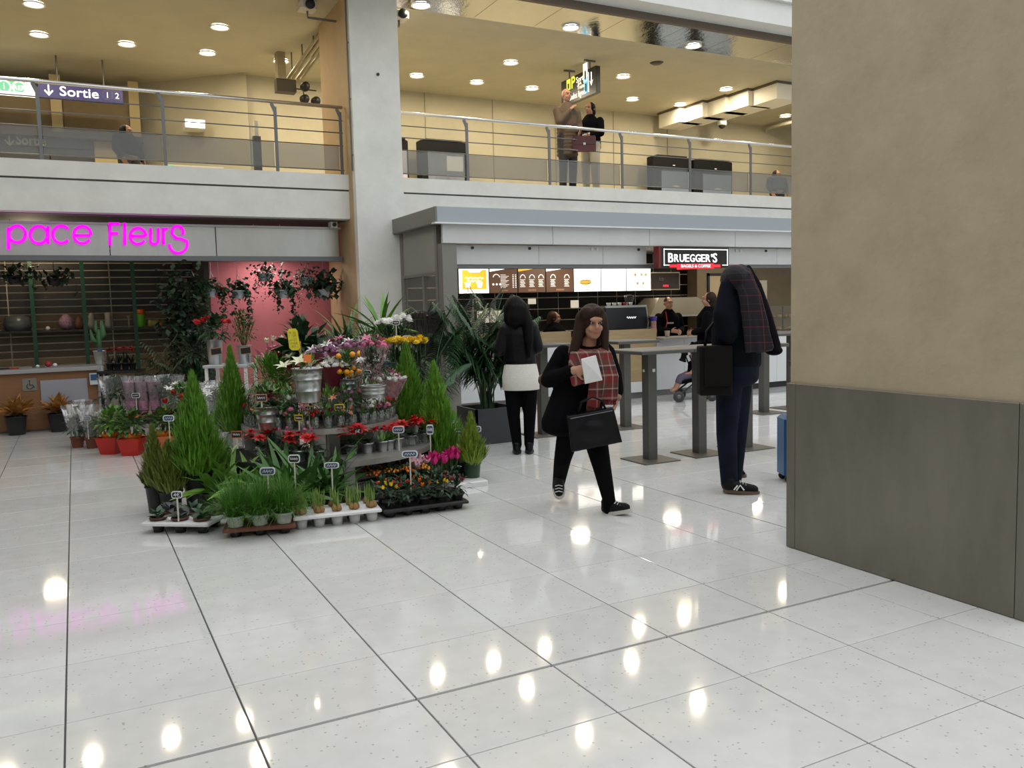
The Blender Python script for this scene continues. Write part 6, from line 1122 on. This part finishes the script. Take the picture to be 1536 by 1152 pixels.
MB().lathe([(.165, .13), (.19, .0), (.19, -.13), (.186, -.135), (.16, -.13)], 28, cap=False).build('skirt', cream, f.t, True, loc=P(784, 563, 0)).scale = (1, .74, 1); MB().lathe([(.001, -.125), (.186, -.13)], 24, cap=False).build('skirt_lining', cl_black, f.t, loc=P(784, 563, 0)).scale = (1, .74, 1)
mb = MB(); limb(mb, [P(771, 575, 0), P(772, 622, 0), P(776, 668, .02)], [.092, .066, .05]); limb(mb, [P(796, 575, 0), P(796, 622, 0), P(794, 668, .02)], [.092, .066, .05]); f.part('leggings', knit, mb)
hb = MB(); hb.ell(hc + Vector((0, -.03, .03)), (.105, .11, .115), 16, 12); limb(hb, [hc + Vector((.02, -.07, .02)), hc + Vector((.0, -.1, -.1))], [.09, .08]); limb(hb, [hc + Vector((.07, -.05, .03)), P(796, 485, -.1), P(797, 510, -.13), P(797, 532, -.13)], [.06, .06, .045, .02]); limb(hb, [hc + Vector((-.06, -.05, .03)), hc + Vector((-.07, -.06, -.1))], [.055, .05]); f.part('hair', hair_b, hb)
for x in (775, 794): sneaker(f, 'ankle_boot', P(x, 681, -.05), P(x + 1, 681, .19), m=leather, sole=black, laces=False)
# ---- man pulling a coat over his head
f = Fig(1103, 739, 'man in jeans pulling a dark coat with plaid lining over his head', vox=.012); P = f.P
hc = P(1100, 425, .0); mb = MB(); head(mb, hc, .8, 1.02, .3); face(f, hc, .8, 1.02, .3); mb.cap(hc + Vector((0, 0, -.06)), P(1106, 456, 0), .055, .06); torso(mb, [P(1108, 465, 0), P(1107, 520, 0), P(1106, 560, 0)], [(.15, .11), (.14, .11), (.15, .12)]); limb(mb, [P(1096, 560, .02), P(1092, 650, .02), P(1094, 725, .0)], [.09, .062, .042]); limb(mb, [P(1114, 560, .1), P(1112, 650, .14), P(1108, 722, .16)], [.09, .062, .042]); limb(mb, [P(1092, 460, -.1), P(1083, 500, -.16), P(1080, 450, -.16), P(1092, 424, -.08)], [.05, .045, .036, .03]); limb(mb, [P(1126, 458, .1), P(1138, 440, .14), P(1122, 420, .06)], [.05, .042, .03]); hand(mb, P(1092, 424, -.08), (1, .5, .1), (-.2, -1, .3), .95, .7, 1); hand(mb, P(1122, 420, .06), (-1, -.3, .1), (.2, 1, .3), .95, .7, -1); f.part('body', skin1, mb, .008, 2)
mb = MB(); limb(mb, [P(1095, 555, .0), P(1091, 650, .02), P(1094, 727, .0)], [.11, .082, .066]); limb(mb, [P(1115, 555, .1), P(1113, 650, .14), P(1109, 724, .16)], [.11, .082, .064]); torso(mb, [P(1106, 528, .0), P(1106, 545, .01), P(1106, 565, .03)], [(.17, .15), (.175, .165), (.175, .175)]); f.part('jeans', mat('denim', (.005, .008, .018), .8, spec=.15, var=.5, scale=5, bump=.3), mb)
nv = mat('navy_padded', (.004, .005, .010), .75, bump=.4, scale=7, spec=.1); mb = MB(); torso(mb, [P(1106, 450, .0), P(1104, 480, .0), P(1105, 520, .0), P(1106, 543, .02)], [(.16, .13), (.19, .16), (.195, .17), (.195, .18)]); limb(mb, [P(1092, 452, -.1), P(1083, 496, -.16), P(1076, 470, -.17), P(1088, 425, -.1)], [.09, .085, .075, .06]); limb(mb, [P(1126, 456, .1), P(1139, 440, .14), P(1126, 414, .1)], [.08, .07, .06]); f.part('padded_jacket', nv, mb, .012, 4)
pl2 = plaid('lining_check', ((0, (.011, .008, .014)), (.46, (.17, .02, .035)), (.51, (.007, .006, .009)), (.92, (.045, .035, .045)), (.95, (.011, .008, .014))), (5.5, 8.5)); ct = thing('plaid_coat', 'dark coat with red checked lining draped over the man\'s head', 'coat', f.c, YAW)
mb = MB(); mb.ell(P(1102, 417, -.02), (.105, .19, .115), 14, 10); mb.ell(P(1111, 404, -.02), (.05, .08, .05), 12, 8)
mb.tube([P(1107, 410, -.14), P(1114, 440, -.20), P(1121, 480, -.22), P(1127, 522, -.23)], [(.075, .03), (.085, .028), (.10, .026), (.115, .024)], 12)
mb.tube([P(1112, 403, -.08), P(1122, 440, -.16), P(1130, 480, -.2), P(1136, 524, -.21)], [(.06, .04), (.08, .03), (.085, .026), (.095, .024)], 12); remeshed(mb, 'lining', pl2, ct, .010, 4)
mb = MB(); mb.tube([P(1114, 402, .0), P(1130, 430, .02), P(1143, 470, .0), P(1158, 520, -.02)], [(.06, .07), (.06, .08), (.065, .08), (.065, .07)], 12); mb.ell(P(1160, 524, -.02), (.07, .08, .04), 12, 8); remeshed(mb, 'outer_shell', mat('coat_dark', (.006, .004, .006), .95, spec=.1, bump=.6, scale=20), ct, .010, 4)
for a, b in ((P(1083, 737, -.02), P(1136, 740, -.07)), (P(1100, 724, .22), P(1131, 724, .2))):
    o = sneaker(f, 'sneaker', a, b, sole=gum)
    d = (b - a).normalized(); q = a + d * .12 + Vector((0, -.052, .05)); MB().tube([q + Vector((-.03, 0, -.015)), q + Vector((.0, 0, .025)), q + Vector((.03, 0, -.015))], .006, 5).tube([q + Vector((-.05, 0, -.01)), q + Vector((-.02, 0, .025))], .006, 5).build('white_stripe', white, o)
bag = thing('messenger_bag', 'black messenger bag hanging at the man\'s side', 'bag', f.c, YAW); mb = MB(); mb.box(P(1042, 515).x, P(1090, 515).x, -.2, -.06, P(1042, 586).z, P(1042, 513).z); remeshed(mb, 'bag_body', mat('nylon_black', (.007, .0065, .006), .65, spec=.12), bag, .012, 5); MB().box(P(1048, 515).x, P(1088, 515).x, -.215, -.2, P(1042, 572).z, P(1042, 516).z).build('flap', mat('nylon_black', (.007, .0065, .006), .65, spec=.12), bag); MB().tube([P(1052, 516, -.13), P(1056, 492, -.12), P(1080, 462, -.14), P(1100, 448, -.15)], .012, 6).build('strap', leather, bag, True)
# ---- parent in black at the counter with the pushchair, barista, staff
def simple(px, py, label, top, coat, legs, hairm, skin, yaw=0., d=None, z=0., arms='down', vox=.014, hk=1., grow=1.):
    f = Fig(px, py, label, vox=vox, d=d, z=z)
    if d is not None: f.py = 520 + (H - z) * 0 ; 
    Hh = top; t = f.t; hc = Vector((0, -.0, Hh - .11)); M = Matrix.Rotation(yaw, 3, 'Z'); V = lambda x, y, zz: M @ Vector((x, y, 0)) + Vector((0, 0, zz))
    mb = MB(); head(mb, hc, yaw, hk); face(f, hc, yaw, hk); k = Hh / 1.68
    mb.cap(hc + Vector((0, 0, -.07)), V(0, .01, 1.40 * k), .048, .055); torso(mb, [V(0, 0, 1.36 * k), V(0, 0, 1.1 * k), V(0, 0, .9 * k)], [(.14, .14 * .65), (.12, .12), (.14, .14)])
    A = {'down': [((-.2, 0, 1.33), (-.24, .0, 1.08), (-.22, -.08, .86)), ((.2, 0, 1.33), (.24, 0, 1.08), (.22, -.08, .86))], 'fwd': [((-.2, 0, 1.33), (-.24, -.04, 1.1), (-.10, -.24, 1.08)), ((.2, 0, 1.33), (.24, -.04, 1.1), (.1, -.24, 1.06))], 'chin': [((-.2, 0, 1.33), (-.22, -.1, 1.12), (-.03, -.16, 1.32)), ((.2, 0, 1.33), (.24, -.02, 1.1), (.14, -.18, .98))], 'bag': [((-.2, 0, 1.33), (-.24, .0, 1.08), (-.2, -.12, .95)), ((.2, 0, 1.33), (.24, -.04, 1.1), (.12, -.2, 1.05))]}[arms]
    for i, (a, b, c) in enumerate(A):
        a, b, c = [V(p[0], p[1], p[2] * k) for p in (a, b, c)]; limb(mb, [a, b, c], [.045, .04, .028]); dd = (c - b).normalized(); hand(mb, c, dd, M @ Vector((-1 if i == 0 else 1, -.2, .3)), 1., .6, 1 if i == 0 else -1)
    for s in (-1, 1): limb(mb, [V(.09 * s, 0, .88 * k), V(.1 * s, -.02, .48 * k), V(.1 * s, .01, .07)], [.08, .055, .036])
    f.part('body', skin, mb, .009, 2)
    mb = MB(); hem = grow; torso(mb, [V(0, 0, 1.42 * k), V(0, 0, 1.3 * k), V(0, 0, 1.1 * k), V(0, 0, hem * k)], [(.10, .085), (.20, .15), (.19, .16), (.195, .17)])
    for a, b, c in A: a, b, c = [V(p[0], p[1], p[2] * k) for p in (a, b, c)]; limb(mb, [a, b, b.lerp(c, .92)], [.075, .065, .048])
    f.part('coat', coat, mb, vox, 4); mb = MB()
    for s in (-1, 1): limb(mb, [V(.09 * s, 0, .92 * k), V(.1 * s, -.02, .48 * k), V(.1 * s, .01, .10)], [.105, .08, .065])
    f.part('trousers', legs, mb, vox, 3)
    if hairm: hb = MB().ell(hc + M @ Vector((0, .03, .035)), (.092, .10, .10), 14, 10); hb.ell(hc + M @ Vector((0, .06, -.04)), (.08, .05, .09), 12, 8); f.part('hair', hairm, hb, .012)
    for s in (-1, 1): sneaker(f, 'shoe', V(.1 * s, .07, 0), V(.11 * s, -.19, 0), m=leather, sole=black, laces=False)
    return f, V, k
f, V, k = simple(1064, 598, 'person in black standing at the cafe counter behind the pushchair', 1.66, cl_black, knit, hair_br, skin1, -1.9, arms='fwd', grow=.8)
b_ = pv(1003, 520, 12.1); f, V, k = simple(1003, 590, 'barista in a black apron behind the cafe counter', 1.62, cl_black, knit, None, skin1, .35, d=dep((b_.x, 12.15, 1)), arms='fwd'); hb = MB().ell(Vector((0, .02, 1.555)), (.083, .095, .085), 12, 8); f.part('hair', hair_br, hb, .012); MB().tube([(-.07, -.12, 1.38), (-.05, -.16, 1.2), (-.09, -.165, 1.05)], .008, 5).build('red_strap', red, f.t); MB().box(-.06, .06, -.172, -.165, 1.16, 1.19).build('apron_print', mat('print_grey', (.35, .32, .28), .6), f.t)
b_ = pv(830, 500, 12.6); f, V, k = simple(832, 590, 'dark haired cafe worker bending behind the counter', 1.42, cl_black, knit, hair_br, skin2, 1.6, d=dep((b_.x, 12.6, 1)), arms='fwd')
# ---- upper level people
brc = mat('coat_brown', (.10, .065, .04), .8, var=.2, scale=6); beige = mat('trousers_beige', (.50, .45, .34), .8, var=.1, scale=5); dg = mat('trousers_dark', (.03, .03, .033), .8)
def up(px, v): p = pv(px, 260, v); return dep((p.x, v, 4.2))
f, V, k = simple(857, 300, 'older man in a brown coat holding his chin on the upper level', 1.76, brc, dg, None, skin1, .5, d=up(857, 13.12), z=3.502, arms='chin', grow=.62); hb = MB().ell(Vector((0, .03, 1.70)), (.08, .085, .06), 12, 8); f.part('hair', hair_g, hb, .012)
bc = thing('briefcase', 'dark red leather briefcase held by the man in the brown coat', 'briefcase', f.c + Vector((.17, -.28, .80)), YAW); MB().bbox(-.2, .2, -.05, .05, -.13, .13, .02).build('case', mat('oxblood', (.075, .012, .014), .4), bc); MB().box(-.19, .19, -.058, -.05, -.02, .12).build('flap', mat('oxblood_dark', (.06, .010, .012), .4), bc); MB().box(-.02, .02, -.064, -.056, -.03, .01).build('clasp', steel, bc); MB().tube([(-.07, 0, .13), (-.05, 0, .18), (.05, 0, .18), (.07, 0, .13)], .008, 6).build('handle', mat('oxblood', (.075, .012, .014), .4), bc)
f, V, k = simple(891, 300, 'person in a black jacket and beige trousers on the upper level', 1.62, cl_black, beige, hair_b, skin2, -.6, d=up(891, 13.3), z=3.502, arms='bag', grow=.86)
pa = thing('paper_sheet', 'small white paper between the two people on the upper level', 'paper', f.c + Vector((-.16, -.12, 1.03)), YAW); MB().box(-.07, .07, -.006, .006, -.03, .03, Matrix.Rotation(-.25, 4, 'Y')).build('sheet', white, pa)
f, V, k = simple(1165, 300, 'seated looking person in grey at the far right of the upper level', 1.0, mat('coat_grey', (.06, .07, .08), .8), dg, hair_br, skin1, .4, d=up(1165, 15.0), z=3.502, arms='down', vox=.014); f.t['label'] = 'small person in a grey top at the far right of the upper level'
f, V, k = simple(211, 300, 'person in black passing behind the left balcony railing', 1.05, cl_black, dg, hair_b, skin2, 1.2, d=up(211, 15.2), z=3.502, arms='down'); f.t['label'] = 'small dark person behind the left balcony railing near the exit hall'
# ---- pushchair with a child
pc_ = fl(1036, 601); s = thing('pushchair', 'black folding pushchair at the cafe counter', 'pushchair', pc_, YAW)
for x, y in ((-.22, -.18), (-.12, .2), (.30, -.15), (.34, .2)):
    w = MB().lathe([(.02, -.02), (.075, -.022), (.085, -.01), (.085, .01), (.075, .022), (.02, .02)], 18).build('wheel', mat('tyre', (.05, .05, .052), .6), s, True, loc=(x, y, .085), rot=(PI / 2, 0, 0)); MB().lathe([(.001, -.026), (.035, -.026), (.035, .026), (.001, .026)], 12).build('hub', rail, w, True)
for y in (-.17, .19): MB().tube([(-.2, y, .12), (.1, y, .35), (.38, y, .95), (.5, y, 1.02)], .014, 6).build('frame_tube', black, s); MB().tube([(.32, y, .12), (.1, y, .35), (-.05, y, .72)], .012, 6).build('frame_tube', black, s)
MB().tube([(.5, -.17, 1.02), (.5, .19, 1.02)], .016, 6).build('handle', black, s)
mb = MB(); mb.tube([(-.16, .01, .30), (.06, .01, .33), (.22, .01, .75)], [(.17, .04)] * 3, 12); mb.ell((.1, .01, .45), (.12, .16, .12), 12, 8); remeshed(mb, 'seat', cl_black, s, .014, 3)
hm = MB()
for k in range(7):
    a = math.radians(20 + k * 20); hm.tube([(.2 + .32 * math.cos(a + .6), -.18, .6 + .32 * math.sin(a + .6)), (.2 + .32 * math.cos(a + .6), .2, .6 + .32 * math.sin(a + .6))], .02, 6)
hm.add([(.2 + .32 * math.cos(math.radians(20 + k * 20) + .6), y, .6 + .32 * math.sin(math.radians(20 + k * 20) + .6)) for k in range(7) for y in (-.19, .21)], [(2 * k, 2 * k + 1, 2 * k + 3, 2 * k + 2) for k in range(6)]); hm.build('hood', cl_black, s)
f = Fig(1036, 601, 'small child with bare legs sitting in the pushchair', vox=.01); f.t['category'] = 'child'; mb = MB(); head(mb, (.06, -.02, .72), -.9, .8); mb.cap((.06, -.02, .66), (.06, 0, .58), .035, .04); torso(mb, [Vector((.06, 0, .56)), Vector((.05, 0, .42))], [(.08, .08), (.08, .08)])
for y in (-.07, .05): limb(mb, [(.02, y, .40), (-.16, y - .01, .36), (-.24, y - .02, .20), (-.30, y - .03, .17)], [.05, .04, .028, .024])
for y in (-.12, .1): limb(mb, [(.06, y, .54), (-.02, y * 1.1, .44), (-.1, y * .7, .42)], [.03, .026, .02])
f.part('body', skin1, mb, .009, 2); mb = MB(); limb(mb, [(.02, -.07, .41), (-.15, -.08, .37), (-.19, -.085, .30)], [.062, .052, .045]); limb(mb, [(.02, .05, .41), (-.15, .04, .37), (-.19, .035, .30)], [.062, .052, .045]); f.part('shorts', mat('child_purple', (.10, .085, .13), .8), mb); mb = MB(); torso(mb, [Vector((.06, 0, .57)), Vector((.05, 0, .42))], [(.10, .10), (.10, .10)]); f.part('top', cl_black, mb); hb = MB().ell((.075, .0, .745), (.075, .08, .075), 12, 8); f.part('hair', hair_br, hb)
# ---- blue suitcase behind the pillar, bottle and cup on the table
c = fl(1186, 722); s = thing('suitcase', 'blue hard shell suitcase peeking out behind the pillar', 'suitcase', Vector((c.x + .12, c.y - .02, 0)), YAW); sbm = mat('case_blue', (.01, .09, .26), .35); MB().bbox(-.19, .19, -.12, .12, .06, .56, .03).build('shell', sbm, s)
for k in range(4): MB().box(-.14 + .09 * k, -.12 + .09 * k, -.126, -.118, .1, .5).build('rib', sbm, s)
for x in (-.15, .15):
    for y in (-.08, .08): MB().lathe([(.001, -.012), (.03, -.012), (.03, .012), (.001, .012)], 12).build('wheel', black, s, True, loc=(x, y, .03), rot=(PI / 2, 0, 0))
MB().tube([(-.08, .08, .56), (-.08, .08, .98), (.08, .08, .98), (.08, .08, .56)], .01, 6).build('telescopic_handle', rail, s); MB().box(-.09, .09, .06, .1, .96, 1.0).build('grip', black, s)
bt_ = pv(996, 512, 11.3); s = thing('drink_bottle', 'pink drink bottle with blue cap at the counter end', 'bottle', (8.47, 11.3, .972)); MB().lathe([(.001, 0), (.05, 0), (.055, .1), (.045, .2), (.05, .25), (.04, .27)], 14).build('bottle', mat('bottle_pink', (.5, .25, .22), .3, var=.4, scale=12), s, True); MB().lathe([(.05, .27), (.055, .28), (.055, .34), (.001, .34)], 14).build('cap', mat('cap_blue', (.06, .03, .35), .4), s, True)
s = thing('paper_cup', 'cream paper cup beside the pink bottle', 'cup', (8.75, 11.3, .962)); MB().lathe([(.001, 0), (.035, 0), (.045, .10), (.048, .105)], 14, cap=False).build('cup', mat('cup_cream', (.75, .62, .45), .5), s, True); MB().lathe([(.001, .1), (.045, .1)], 12, cap=False).build('lid', white, s)
